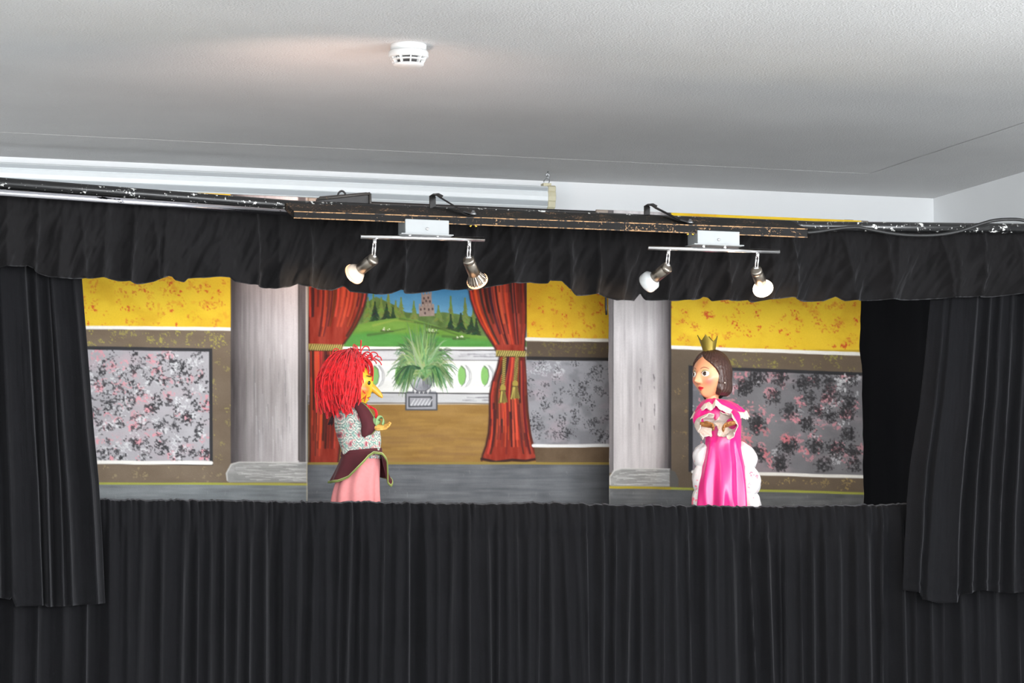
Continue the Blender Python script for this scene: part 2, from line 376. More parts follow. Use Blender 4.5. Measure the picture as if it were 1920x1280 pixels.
def fixture(label, boxpx, barpx, studs, heads):
    FY = 5.785+.033
    x0, x1, y0, y1 = boxpx
    c0 = at(x0, y0, FY-.033); c1 = at(x1, y1, FY-.033)
    t = thing('twin_spotlight', label, 'spotlight', ((c0[0]+c1[0])/2, FY, at((barpx[0]+barpx[2])/2, (barpx[1]+barpx[3])/2, FY)[2]), 0, 'twin spotlights under the lamp board')
    bx = obj('mounting_box', *box_vf((c0[0], FY-.033, c1[2]), (c1[0], FY+.034, c0[2]+.012)), M_BOX, t, False); bevel(bx, .0012)
    sc = np.array([(c0[0]+c1[0])/2, FY-.033, (c0[2]+c1[2])/2+.001])
    obj('screw', *lathe_vf([(.0035,0),(.0035,.002),(.002,.003)], sc, (0,-1,0), 12), M_STEEL, bx)
    obj('base_plate', *box_vf((c0[0]-.010, FY-.037, c1[2]-.002), (c1[0]+.010, FY+.050, c1[2])), M_BOX, t, False)
    a, b = at(barpx[0], barpx[1], FY-.012), at(barpx[2], barpx[3], FY-.012)
    for sx, sy in studs:
        p = at(sx, sy, FY-.012); obj('stud', *lathe_vf([(.0048,-.007),(.0048,.006),(.0035,.008)], p, (0,0,1), 12), M_STEEL, t)
    obj('bar', *tube_vf([a, b], .0058, 20), M_STEEL, t)
    for (s0, s1, d, kind) in heads:
        p0 = at(s0[0], s0[1], FY-.012); p1 = at(s1[0], s1[1], FY-.012); d = np.asarray(d)
        mb = MB(); ax = (p1-p0)/np.linalg.norm(p1-p0)
        for s in (-1, 1): mb.add(*tube_vf([p0+RGT*.003*s-ax*.003, p1+RGT*.003*s], .0021, 8))
        mb.add(*lathe_vf([(.0052,-.004),(.0052,.007),(.004,.009)], p0, ax, 14)); mb.add(*tube_vf([p1-RGT*.0065, p1+RGT*.0065], .0038, 10))
        obj('joint_arm', mb.v, mb.f, M_STEEL, t)
        hb = p1 - d*.004 - np.array([0,0,.006])
        h = obj('lamp_head', *lathe_vf([(.006,-.0008),(.0128,0),(.0145,.0025),(.0145,.0095),(.0138,.0105),(.0145,.0115),(.0145,.050),(.0135,.051)], hb, d, 28), M_NICKEL, t)
        bb = hb + d*.049
        if kind == 'lit':
            obj('bulb', *lathe_vf([(.0125,-.004),(.0135,.004),(.0185,.014),(.0235,.021),(.0255,.026),(.0255,.0295),(.0235,.0305)], bb, d, 32), M_LIT, h)
        elif kind == 'led':
            obj('bulb', *lathe_vf([(.0130,-.004),(.0150,.002),(.0215,.008),(.0250,.012),(.0255,.026),(.0245,.030)], bb, d, 32), M_LEDW, h)
        elif kind == 'ribbed':
            # ribbed reflector cup
            n = 72; V = []
            prof = [(.0125,-.004),(.0135,.002),(.0175,.011),(.0215,.018),(.0238,.024)]; u, v, dd = frame_of(d)
            for i, (r, hh) in enumerate(prof):
                for j in range(n):
                    aa = 2*PI*j/n; rr = r*(1+(.035*(1 if (j//2) % 2 else -1) if 0 < i < 5 else 0)); V.append(bb+d*hh+rr*(u*math.cos(aa)+v*math.sin(aa)))
            obj('bulb', V, [tuple(f) for f in grid_f(len(prof), n, True)], M_REFL, h, False)
            obj('bulb_rim', *lathe_vf([(.0238,.0235),(.0256,.0245),(.0256,.0285),(.0240,.0295)], bb, d, 32), M_GLOWRIM, h)
        else:
            obj('bulb', *lathe_vf([(.0120,-.004),(.0122,.004),(.0160,.011),(.0172,.013),(.0205,.0145),(.0215,.018),(.0238,.020),(.0243,.024)], bb, d, 32), M_GLASSB, h)
            obj('bulb_rim', *lathe_vf([(.0240,.0235),(.0256,.0245),(.0256,.0285),(.0240,.0295)], bb, d, 32), M_GLOWRIM, h)
        fe = {'lit': 1.5, 'led': .8, 'ribbed': 1.0, 'cup': 1.0}[kind]
        obj('bulb_face', *lathe_vf([(.001,.0302),(.0225,.0306),(.0225,.0312),(.001,.0316)], bb, d, 28), M_FACE, h)
        l = bpy.data.lights.new('spot_beam', 'SPOT'); l.energy = SPOT_E*fe; l.color = WARM; l.spot_size = math.radians(95); l.spot_blend = .9; l.shadow_soft_size = .022
        lo = bpy.data.objects.new('spot_beam', l); COL.objects.link(lo); lo.location = tuple(bb+d*.034); lo.rotation_euler = Vector(-d).to_track_quat('Z', 'Y').to_euler()
        l = bpy.data.lights.new('bulb_leak', 'POINT'); l.energy = LEAK_E*(9 if kind == 'lit' else 1); l.color = (1,.62,.38); l.shadow_soft_size = .02
        lo = bpy.data.objects.new('bulb_leak', l); COL.objects.link(lo); lo.location = tuple(bb + d*.014 - np.cross(d, RGT)*0 + np.array([0,0,-.031]))
fixture('twin spotlight bar with a ribbed glass bulb, hanging in front of the painted red curtains', (760, 842, 419.5, 440), (676, 443, 908, 449), ((768,441),(820,443)),
        [((702.5,450),(700,481), dir3(-.66,-.42,.62), 'cup'), ((880,454.5),(878.5,483), dir3(.28,-.60,.74), 'ribbed')])
fixture('twin spotlight bar with a brightly glowing bulb, hanging above the crowned puppet', (1308, 1387, 440.5, 459.5), (1215, 464, 1461, 472), ((1319,462.5),(1359,465)),
        [((1253.5,470),(1251,497), dir3(-.64,-.46,.62), 'led'), ((1420.5,475),(1418,503), dir3(.30,-.52,.80), 'lit')])

# ================================================================== smoke detector, projection screen
def detector():
    c = atZ(766, 84, CEIL); t = thing('smoke_detector', 'round white smoke detector on the ceiling', 'smoke detector', c)
    mw = mat('detector_plastic', (214,215,214), .35, var=.01); md = mat('detector_dark', (60,58,58), .7); D = (0,0,-1)
    obj('base', *lathe_vf([(.046,0),(.0465,.002),(.0455,.017)], c, D, 48), mw, t)
    obj('body', *lathe_vf([(.044,.015),(.0495,.018),(.0515,.021),(.0515,.031),(.0500,.034),(.0420,.0345)], c, D, 48), mw, t)
    obj('chamber', *lathe_vf([(.036,.033),(.030,.052)], c, D, 36), md, t)
    obj('louvre', *lathe_vf([(.040,.0385),(.0445,.039),(.0440,.0425),(.040,.0425)], c, D, 48), mw, t)
    for k in range(10):
        a = 2*PI*(k+.3)/10; e = np.array([math.cos(a), math.sin(a), 0]); n = np.array([-math.sin(a), math.cos(a), 0])
        V = []
        for r, z in ((.036,.033),(.0485,.033),(.0390,.0515),(.030,.0515)):
            for s in (-1,1): V.append(c+e*r+n*.0016*s-np.array([0,0,z]))
        obj('rib', V, [(0,2,4,6),(7,5,3,1),(0,1,3,2),(2,3,5,4),(4,5,7,6),(6,7,1,0)], mw, t, False)
    obj('cap', *lathe_vf([(.034,.0495),(.0395,.0505),(.0395,.0525),(.034,.0565),(.022,.0585),(.001,.059)], c, D, 48), mw, t)
    obj('indicator', *lathe_vf([(.0012,0),(.0022,.001),(.001,.003)], c+[-.036,-.03,-.038], D, 10), mw, t)
detector()
def screen():
    hk = atZ(1028, 321, CEIL); SY = hk[1]
    xe = at(1022, 372, SY)[0]; xr = at(1036, 372, SY)[0]; cz = at(1022, 373, SY)[2]; k = 8.75/FPX
    t = thing('projection_screen', 'white roller screen casing hanging near the back wall', 'projection screen', ((LEFTX+.3+xe)/2, SY, cz-.045))
    mw = mat('screen_enamel', (238,243,245), .35, var=.01); mg = mat('screen_grey', (172,178,182), .5, var=.01)
    prof = [(.03,.040),(-.030,.040),(-.036,.036),(-.036,.022),(-.033,.020),(-.036,.018),(-.038,.004),(-.036,-.010),(-.033,-.012),(-.030,-.030),(-.014,-.040),(.012,-.042),(.03,-.03)]
    n = len(prof); V = [(x, SY+y, cz+z) for x in (LEFTX+.3, xe) for y, z in prof]
    bevel(obj('casing', V, [(i, (i+1) % n, n+(i+1) % n, n+i) for i in range(n)]+[tuple(range(n-1,-1,-1)), tuple(range(n, 2*n))], mw, t, False), .001)
    for z0, z1 in ((.0225,.0345), (-.028,-.0125)):
        obj('grey_band', *box_vf((LEFTX+.32, SY-.0385 if z0 > 0 else SY-.0360, cz+z0), (xe-.002, SY-.030, cz+z1)), mg, t, False)
    V = [(x, SY+y*1.05-.001, cz+z*1.06) for x in (xe, xr) for y, z in prof]
    bevel(obj('end_cap', V, [(i, (i+1) % n, n+(i+1) % n, n+i) for i in range(n)]+[tuple(range(n-1,-1,-1)), tuple(range(n, 2*n))], mat('yellowed_plastic', (214,208,178), .5), t, False), .003)
    obj('hanger_tab', *box_vf((xe-.012, SY-.02, cz+.04), (xe+.016, SY+.01, cz+.052)), mat('yellowed_plastic'), t, False)
    ms = mat('zinc'); top = hk; p = np.array([xe+.004, SY-.005, cz+.050])
    ring = MB(); m = (top+p)/2; hl = (top[2]-p[2])/2
    P = [p+[.004*1,0,0], p+[.010,0,.010], m+[.004,0,-.002], m+[-.001,0,.002], m+[-.006,0,-.004], p+[-.010,0,.010], p+[-.006,0,-.002]]
    obj('hook', *tube_vf(smooth_path(P, 4), .0018, 6), ms, t)
    P = [m+[-.001,0,-.004], m+[.006,0,.004], m+[.004,0,.012], m+[-.004,0,.014], m+[-.003,0,.004]]
    obj('ceiling_eye', *tube_vf(np.concatenate([smooth_path(P, 4), [top+[0,0,.004]]]), .002, 6), ms, t)
screen()

# ================================================================== curtains
def ridges_profile(u, R, shift, v, amp):
    """u px position, R ridge px positions at the top, shift px drift at the bottom, v 0..1 down; sharp ridges, round valleys"""
    pos = R[None, :] + shift[None, :]*v[:, None]                   # rows x ridges
    out = np.zeros((len(v), len(u)))
    for i in range(len(v)):
        k = np.clip(np.searchsorted(pos[i], u)-1, 0, len(R)-2); a = pos[i][k]; b = pos[i][k+1]; ph = np.clip((u-a)/(b-a), 0, 1)
        A = amp[k]*np.clip((b-a)/50, .35, 1.15); out[i] = A*(np.sin(PI*ph**np.where(k % 2, .75, 1.3))**.75)
    return out
def front_skirt():
    R = [-140,-95,-50,-10,30,75,120,165,205,240,268,305,345,372,395,420,447,470,497,530,560,590,612,637,657,678,693,720,746,767,797,822,848,878,913,935,950,968,990,1012,1030,1055,1075,1098,1130,1154,1180,1200,1225,1245,1262,1290,1320,1342,1370,1402,1436,1462,1472,1500,1522,1545,1572,1605,1625,1655,1690,1715,1740,1768,1795,1830,1862,1905,1940,1985,2030,2080]
    R = np.array(R, float); n = len(R); sh = rng.normal(0, 7, n)
    for x, d in ((240,6),(268,-12),(345,-8),(447,-6),(497,2),(848,-13),(913,8),(1055,22),(1402,20),(1436,14),(1472,-6),(1075,30),(1262,6)):
        sh[np.argmin(abs(R-x))] = d
    # keep order at the bottom
    bot = np.maximum.accumulate(R+sh + np.arange(n)*1e-3); sh = bot-R
    amp = rng.uniform(.020, .052, n)
    nx, nz = 1000, 90; u = np.linspace(-120, 2050, nx); v = np.linspace(0, 1, nz)**1.25
    edge = np.interp(u, [-120,200,500,960,1055,1140,1440,1710,2050], [931,934.5,938,943,940,945,948.5,944,945])
    fold = ridges_profile(u, R, sh, np.clip(v*1.9, 0, 1), amp)
    fine = .011*fbm(u[None,:]/9, v[:,None]*14, 3)+.010*vnoise(u[None,:]/5, v[:,None]*5, 8)
    wrk = .006*fbm(u[None,:]/60+v[:,None]*3, v[:,None]*7, 21)
    V = np.zeros((nz, nx, 3)); off0 = .150
    ruff = 3.0*(vnoise(u/5.5, u*0, 2)-.5)+2.5*(vnoise(u/14, u*0, 6)-.5)
    for j in range(nx):
        p = on(u[j], edge[j]+ruff[j], off0); ZB = .03
        head = np.exp(-((v-0)/.055)**2)                      # gathered rod pocket
        dep = fold[:, j]*(1-.72*head) + fine[:, j]*(.25+.9*head) + wrk[:, j]
        seam = .004*np.exp(-((v-.058)/.006)**2)
        V[:, j, 0] = p[0]; V[:, j, 1] = p[1] + dep + seam - .012*np.sqrt(np.clip(v/.03, 0, 1))
        V[:, j, 2] = p[2]*(1-v)+ZB*v
    V[0, :, 1] += .012; 
    solid(tag(obj('stage_skirt_curtain', V.reshape(-1,3), grid_f(nz, nx), M_VELVET), 'wide pleated black velvet curtain below the puppets, hanging to the floor', 'curtain'), .0016)
front_skirt()
def side_curtain(edge, bottom, side, R, label, seed):
    """edge: px of the inner edge (x,y); bottom: px polyline; side -1 left, 1 right"""
    r2 = np.random.default_rng(seed); nx, nz = 260, 120; ex = np.array(edge, float); bx = np.array(bottom, float)
    s = np.linspace(0, 1, nx); v = np.linspace(0, 1, nz); off = .085
    outer = -140 if side < 0 else 2050
    R = np.array(R, float); amp = r2.uniform(.014, .038, len(R)); V = np.zeros((nz, nx, 3))
    f = np.zeros((nz, nx)); pos = R[None,:]+ (r2.normal(0, .015, len(R)))[None,:]*v[:,None]
    for i in range(nz):
        k = np.clip(np.searchsorted(pos[i], s)-1, 0, len(R)-2); ph = np.clip((s-pos[i][k])/(pos[i][k+1]-pos[i][k]), 0, 1)
        f[i] = amp[k]*np.sin(PI*ph**1.25)**.8
    xb = ex[-1,0]*(1-s) + outer*s
    yb = np.interp(xb, bx[:,0], bx[:,1]) if side > 0 else np.interp(-xb, -bx[:,0], bx[:,1])
    ytp = 440 if side > 0 else 400
    yy = ytp*(1-v[:,None]) + yb[None,:]*v[:,None]; xi = np.interp(yy, ex[:,1], ex[:,0])
    V = on(xi*(1-s[None,:]) + outer*s[None,:], yy, off)
    V[:,:,1] += f*np.minimum(1, .35+v[:,None])
    nse = .012*fbm(s[None,:]*7, v[:,None]*6, seed)+.004*fbm(s[None,:]*40, v[:,None]*5, seed+1); V[:,:,1] += nse
    hem = np.exp(-((v-.975)/.006)**2)*.003; V[:,:,1] += hem[:,None]
    solid(tag(obj('side_curtain', V.reshape(-1,3), grid_f(nz, nx), M_VELVET), label, 'curtain', 'side curtains of the puppet stage'), .002)
side_curtain([(150,400),(156,520),(163,600),(172,700),(180,800),(190,900),(196,1000),(202,1133)],
             [(202,1131),(130,1136),(92,1138),(88,1135),(32,1137),(24,1119),(20,1124),(0,1120),(-140,1112)], -1,
             [-.1,.06,.20,.215,.30,.37,.52,.60,.70,.8,.9,1.05], 'black velvet side curtain hanging left of the painted backdrops', 41)
side_curtain([(1762,440),(1753,558),(1745,650),(1735,760),(1720,860),(1712,940),(1706,1050),(1705,1106)],
             [(1705,1106),(1733,1111),(1738,1124),(1770,1131),(1808,1129),(1813,1116),(1850,1106),(1900,1112),(1950,1108),(2050,1108)], 1,
             [-.1,.07,.12,.27,.36,.42,.5,.58,.64,.75,.86,1.05], 'black velvet side curtain hanging right of the painted backdrops', 43)
def valance():
    B = [(-120,505),(0,500),(55,495),(70,508),(110,520),(155,521),(200,520),(260,530),(290,527),(318,516),(326,517),(332,523),(350,526),(357,519),(430,520),(440,528),(480,533),(520,541),(545,537),(560,531),(575,536),(600,540),(630,541),(652,533),(662,544),(706,551),(739,548),(754,542),(766,547),(804,544),(848,541),(881,542),(936,533),(1002,527),(1028,531),(1032,525),(1056,526),(1067,541),(1088,552),(1129,549),(1160,562),(1196,562),(1209,547),(1219,560),(1257,563),(1299,562),(1317,559),(1322,555),(1334,556),(1340,563),(1411,560),(1420,564),(1470,558),(1487,556),(1509,562),(1555,562),(1574,554),(1590,563),(1615,562),(1752,558),(1877,553),(1920,549),(2050,545)]
    B = np.array(B, float); nx, nz = 900, 56; u = np.linspace(-110, 2040, nx); v = np.linspace(0, 1, nz)
    yb = np.interp(u, B[:,0], B[:,1]); yt = np.interp(u, [-110,545,1530,2040], [344,388,424,430])
    V = np.zeros((nz, nx, 3)); dr = np.random.default_rng(5)
    R = [-150]; 
    while R[-1] < 2080: R.append(R[-1]+dr.uniform(26, 95))
    R = np.array(R); amp = dr.uniform(.018, .055, len(R)); sh = dr.normal(4, 14, len(R)); sh = np.maximum.accumulate(R+sh)-R
    f = ridges_profile(u, R, sh, v, amp)
    gather = .020*fbm(u[None,:]/11+v[:,None]*1.5, v[:,None]*2.2, 9)
    soft = .045*fbm(u[None,:]/75-v[:,None]*.9, v[:,None]*1.6, 33)
    diag = .030*np.abs(fbm(u[None,:]/28+v[:,None]*2.2, v[:,None]*1.1, 51)-.5)*2
    V = on(np.broadcast_to(u[None,:], (nz,nx)), yt[None,:]*(1-v[:,None])+yb[None,:]*v[:,None], .030)
    belly = np.sin(PI*np.clip(v,0,1)*.62)[:,None]
    V[:,:,1] += -.042*belly + f*(.35+.65*v[:,None]) + gather*np.exp(-(v[:,None]/.45)**2) + soft*v[:,None] + diag*np.sin(PI*v[:,None]*.7)
    V[-1,:,1] += .004
    solid(tag(obj('valance', V.reshape(-1,3), grid_f(nz, nx), M_RUFFLE), 'gathered black ruffle valance hanging from the pipe across the stage', 'valance'), .0015)
valance()
def back_cloth():
    Y = 6.95; a = at(1560, 500, Y); b = at(1950, 500, Y); z0 = at(1700, 1010, Y)[2]; z1 = at(1700, 462, Y)[2]
    nx, nz = 120, 20; X = np.linspace(a[0], b[0], nx); Z = np.linspace(z1, z0-.9, nz); V = np.zeros((nz,nx,3)); V[:,:,0] = X; V[:,:,2] = Z[:,None]
    V[:,:,1] = Y+.02*fbm(X*14, X*0, 4)[None,:]
    solid(tag(obj('black_cloth', V.reshape(-1,3), grid_f(nz,nx), mat('black_felt', (12,12,14), .95, spec=.1)), 'plain black cloth in the gap right of the painted backdrops', 'cloth'), .002)
back_cloth()

# ================================================================== painted backdrops
class Canvas:
    """a painter working in a flat raster; the result becomes the paint on the cloth"""
    def __init__(s, x0, x1, y0, y1):
        s.x0, s.y0 = x0, y0; s.X, s.Y = np.meshgrid(np.arange(x0, x1, dtype=float), np.arange(y0, y1, dtype=float)); s.C = np.zeros(s.X.shape+(3,)); 
    def win(s, a, b, c, d):
        h, w = s.X.shape; i0 = max(0, int(c-s.y0)-2); i1 = min(h, int(d-s.y0)+3); j0 = max(0, int(a-s.x0)-2); j1 = min(w, int(b-s.x0)+3)
        return (slice(i0, max(i1,i0)), slice(j0, max(j1,j0)))
    def put(s, al, col, w=(slice(None), slice(None))):
        al = np.clip(al, 0, 1)[..., None]; s.C[w] = s.C[w]*(1-al)+np.asarray(col, float)*al
    def fill(s, col, n=0, sc=40, seed=1, ax=1, ay=1):
        s.C[:] = np.asarray(col, float); s.C += n*(fbm(s.X/sc*ax, s.Y/sc*ay, seed)[..., None]-.5)*2
    def polymask(s, P, w, soft=1.0):
        X, Y = s.X[w], s.Y[w]; ins = np.zeros(X.shape, bool); D = np.full(X.shape, 1e9); P = np.asarray(P, float)
        for k in range(len(P)):
            (xa, ya), (xb, yb) = P[k], P[(k+1) % len(P)]
            if ya != yb: ins ^= ((ya > Y) != (yb > Y)) & (X < (xb-xa)*(Y-ya)/(yb-ya)+xa)
            dx, dy = xb-xa, yb-ya; t = np.clip(((X-xa)*dx+(Y-ya)*dy)/(dx*dx+dy*dy+1e-9), 0, 1); D = np.minimum(D, np.hypot(X-xa-t*dx, Y-ya-t*dy))
        return np.clip(.5+np.where(ins, D, -D)/soft, 0, 1)
    def poly(s, P, col, al=1, soft=1.2, n=0, sc=20, seed=2, ax=1, ay=1):
        P = np.asarray(P, float); w = s.win(P[:,0].min(), P[:,0].max(), P[:,1].min(), P[:,1].max())
        m = s.polymask(P, w, soft)*al; c = np.asarray(col, float)
        if n: c = c + n*(fbm(s.X[w]/sc*ax, s.Y[w]/sc*ay, seed)[..., None]-.5)*2
        s.put(m, c, w); return m, w
    def rect(s, a, b, c, d, col, **k): return s.poly([(a,c),(b,c),(b,d),(a,d)], col, **k)
    def stroke(s, P, r0, r1, col, al=1, soft=1.0, dry=0, seed=3):
        P = np.asarray(P, float); R = max(r0, r1)+soft+1; w = s.win(P[:,0].min()-R, P[:,0].max()+R, P[:,1].min()-R, P[:,1].max()+R)
        X, Y = s.X[w], s.Y[w]
        if X.size == 0: return
        best = np.full(X.shape, -1e9); n = len(P)-1
        for k in range(n):
            (xa, ya), (xb, yb) = P[k], P[k+1]; dx, dy = xb-xa, yb-ya; t = np.clip(((X-xa)*dx+(Y-ya)*dy)/(dx*dx+dy*dy+1e-9), 0, 1)
            best = np.maximum(best, r0+(r1-r0)*(k+t)/n-np.hypot(X-xa-t*dx, Y-ya-t*dy))
        m = np.clip(.5+best/soft, 0, 1)*al
        if dry: m = m*sstep(dry-.12, dry+.12, fbm(X/3, Y/3, seed))
        s.put(m, col, w)
    def ell(s, cx, cy, rx, ry, col, al=1, soft=1.2):
        w = s.win(cx-rx-2, cx+rx+2, cy-ry-2, cy+ry+2); d = (1-np.hypot((s.X[w]-cx)/rx, (s.Y[w]-cy)/ry))*min(rx, ry)
        s.put(np.clip(.5+d/soft, 0, 1)*al, col, w)
    def sponge(s, mask, n, rr, col, seed, al=.85, thr=.52, sc=4.0, box=None, ring=.3):
        r = np.random.default_rng(seed); h, w_ = s.X.shape
        a, b, c, d = box
        asp = (b-a)/max(d-c, 1e-6); nxc = max(1, int(round(math.sqrt(n*asp)))); nyc = max(1, int(math.ceil(n/nxc))); cells = r.permutation(nxc*nyc)
        for k in range(n):
            q0 = int(cells[k % len(cells)]); cx = a+(b-a)*(q0 % nxc+r.uniform(-.25, 1.25))/nxc; cy = c+(d-c)*(q0//nxc+r.uniform(-.25, 1.25))/nyc; R = r.uniform(*rr); w = s.win(cx-R, cx+R, cy-R, cy+R)
            if s.X[w].size == 0: continue
            q = np.hypot(s.X[w]-cx, (s.Y[w]-cy)*1.05)/R; nz = fbm(s.X[w]/sc+seed*7.3, s.Y[w]/sc+k*3.7, seed, 3)
            m = sstep(thr, thr+.07, nz-.30*np.maximum(q-.45, 0)+.06*np.exp(-((q-.62)/.22)**2)*ring*3-.25*(q > .97))
            s.put(m*al*r.uniform(.6, 1)*(mask[w] if mask is not None else 1), col, w)
    def sample(s, x, y):
        fx = np.clip(x-s.x0, 0, s.X.shape[1]-1.001); fy = np.clip(y-s.y0, 0, s.X.shape[0]-1.001); i = fy.astype(int); j = fx.astype(int); a = (fx-j)[...,None]; b = (fy-i)[...,None]
        C = s.C; return (C[i,j]*(1-a)+C[i,j+1]*a)*(1-b)+(C[i+1,j]*(1-a)+C[i+1,j+1]*a)*b
YEL = (240,198,34); YEL2 = (214,160,20); RED = (214,62,28); WHT = (238,236,230); BRN = (116,100,82); DK = (46,46,50); GRY = (168,166,172)
OLV = (160,165,62); FLR = (112,118,122)
def yellow_wall(c, P, seed, n=26, box=None):
    m, w = c.poly(P, YEL, n=10, sc=60, seed=seed); full = np.zeros(c.X.shape); full[w] = m
    c.put(full*sstep(.45, .75, fbm(c.X/55, c.Y/40, seed+3))*.55, YEL2)
    c.put(full*sstep(.60, .72, fbm(c.X/9, c.Y/9, seed+5))*sstep(.5,.7,fbm(c.X/60, c.Y/40, seed+9))*.35, (226,120,30))
    c.sponge(full, n*2, (6,13), (212,100,34), seed+1, al=.7, thr=.60, sc=3.0, box=box)
    c.sponge(full, n, (5,12), RED, seed+2, al=.95, thr=.57, sc=4.0, box=box, ring=.0)
    return full
def grey_panel(c, P, seed, box, dark=60, pink=40, white=25, base=GRY, dr=(9,20)):
    m, w = c.poly(P, base, n=12, sc=45, seed=seed); full = np.zeros(c.X.shape); full[w] = m
    c.put(full*sstep(.5,.8,fbm(c.X/50, c.Y/22, seed+8))*.35, (190,160,170))
    if pink: c.sponge(full, pink, (9,17), (232,140,152), seed+1, al=.75, thr=.53, sc=4.0, box=box)
    if dark: c.sponge(full, dark, dr, (38,38,42), seed+2, al=.85, thr=.54, sc=3.6, box=box)
    if white: c.sponge(full, white, (8,16), (226,228,232), seed+3, al=.7, thr=.55, sc=3.4, box=box)
    return full
def brown_specks(c, P, seed, box, n=24, col=(176,168,70)):
    m, w = c.poly(P, BRN, n=10, sc=24, seed=seed, ax=.5); full = np.zeros(c.X.shape); full[w] = m
    c.sponge(full, n, (7,13), col, seed+1, al=.8, thr=.56, sc=3.0, box=box, ring=.1); return full
def wob_line(c, x0, y0, x1, y1, r, col, seed, al=1):
    n = 14; t = np.linspace(0, 1, n); P = np.stack([x0+(x1-x0)*t, y0+(y1-y0)*t+1.2*(vnoise(t*6, t*0, seed)-.5)], -1); c.stroke(P, r, r, col, al)
def column(c, xs, vals, y0, y1, seed):
    X = c.X; a = xs[0]; b = xs[-1]; w = c.win(a, b, y0, y1); V = np.interp(X[w], xs, vals)
    st = (fbm(X[w]/3.2, c.Y[w]/150, seed, 3)-.5)*34 + (fbm(X[w]/10, c.Y[w]/70, seed+4, 3)-.5)*34
    m = ((X[w] >= a) & (X[w] <= b) & (c.Y[w] >= y0) & (c.Y[w] <= y1)).astype(float); col = np.stack([V+st+3, V+st-3, V+st-2], -1)
    c.C[w] = c.C[w]*(1-m[...,None])+np.clip(col, 25, 235)*m[...,None]
def column_base(c, a, b, y0, y1, seed):
    P = [(a+2,y1-2),(a-1,y1-16),(a+8,y0+4),(a+22,y0),(b,y0+1),(b,y1),(a+6,y1)]; c.poly(P, (150,150,148), n=22, sc=20, seed=seed, ax=.35, ay=2)
    r = np.random.default_rng(seed)
    for k in range(46):
        y = r.uniform(y0+3, y1-3); x = r.uniform(a+8, b-20); L = r.uniform(18, 55)
        c.stroke([(x,y),(x+L*.5,y+r.uniform(-2,1)),(min(x+L,b),y+r.uniform(-1,2))], .9, .4, (206,205,202) if k % 3 else (120,120,120), al=.55)
    c.stroke([(a+2,y1-4),(a+1,y1-18),(a+10,y0+4),(a+24,y0),(b,y0+1)], 1.2, 1.0, (205,203,198), al=.8)
def floorband(c, y0f, seed, col=FLR):
    w = c.win(c.X.min(), c.X.max(), 0, 2000); m = (c.Y > y0f(c.X)).astype(float)
    k = (fbm(c.X/70, c.Y/4, seed, 3)-.5)*34+(fbm(c.X/30, c.Y/30, seed+2)-.5)*26
    c.C = c.C*(1-m[...,None])+np.clip(np.stack([col[0]+k, col[1]+k, col[2]+k], -1), 0, 255)*m[...,None]
    r = np.random.default_rng(seed)
    for _ in range(60):
        x = r.uniform(c.X.min(), c.X.max()); y = r.uniform(y0f(np.array(x))+6, c.Y.max()); c.stroke([(x,y),(x+r.uniform(-2,2),y+r.uniform(2,9))], .6, .3, (170,172,172), al=.3)

def paint_left():
    c = Canvas(20, 600, 330, 1010); c.fill((116,100,82), 10, 30)
    yellow_wall(c, [(20,330),(434,330),(434,618),(20,612)], 3, 34, (30,432,500,612))
    brown_specks(c, [(20,612),(434,620),(434,906),(20,903)], 9, (160,432,622,648), 30)
    c.sponge(None, 14, (6,11), (170,160,80), 77, al=.6, thr=.57, sc=3, box=(402,430,660,860))
    c.sponge(None, 18, (5,9), (178,160,110), 78, al=.5, thr=.57, sc=3, box=(200,420,876,898))
    c.poly([(20,646),(398,653),(399,872),(20,868)], DK)
    grey_panel(c, [(20,653),(392,659),(393,866),(20,864)], 13, (150,392,660,862), 130, 46, 60, dr=(8,16))
    r = np.random.default_rng(71)
    for k in range(64):
        cx, cy, R, a0 = r.uniform(165,385), r.uniform(668,852), r.uniform(5,11), r.uniform(0,6.3); A = np.linspace(a0, a0+r.uniform(2,4.4), 9)
        c.stroke(np.stack([cx+R*np.cos(A), cy+R*.9*np.sin(A)],-1), r.uniform(1.2,2.6), .8, (52,52,56) if k % 4 else (226,150,160), al=.75, dry=.47, seed=k)
    wob_line(c, 20, 865.5, 396, 867.5, 3.4, WHT, 4); wob_line(c, 20, 612, 432, 617, 3.2, WHT, 5)
    floorband(c, lambda x: 906+0*x, 8, (118,124,128))
    wob_line(c, 20, 906, 577, 907.5, 2.0, OLV, 7)
    column(c, [433,437,446,462,478,500,515,540,556,559,562,566,572,574,577], [66,72,92,128,150,162,172,196,200,196,90,84,78,150,120], 300, 868, 5)
    r = np.random.default_rng(3)
    for k in range(30):
        x = r.uniform(470, 545); y = r.uniform(640, 840); c.stroke([(x,y),(x+1,y+r.uniform(20,70))], .8, .3, (222,222,224) if k % 2 else (110,112,116), al=.35)
    c.stroke([(560,330),(560,862)], 1.0, 1.0, (58,54,50)); column_base(c, 424, 577, 866, 904, 6)
    wob_line(c, 420, 906.5, 577, 907.5, 2.0, (165,160,66), 7)
    c.stroke([(575.5,330),(575.5,1000)], .9, .9, (176,165,140), al=.8); return c
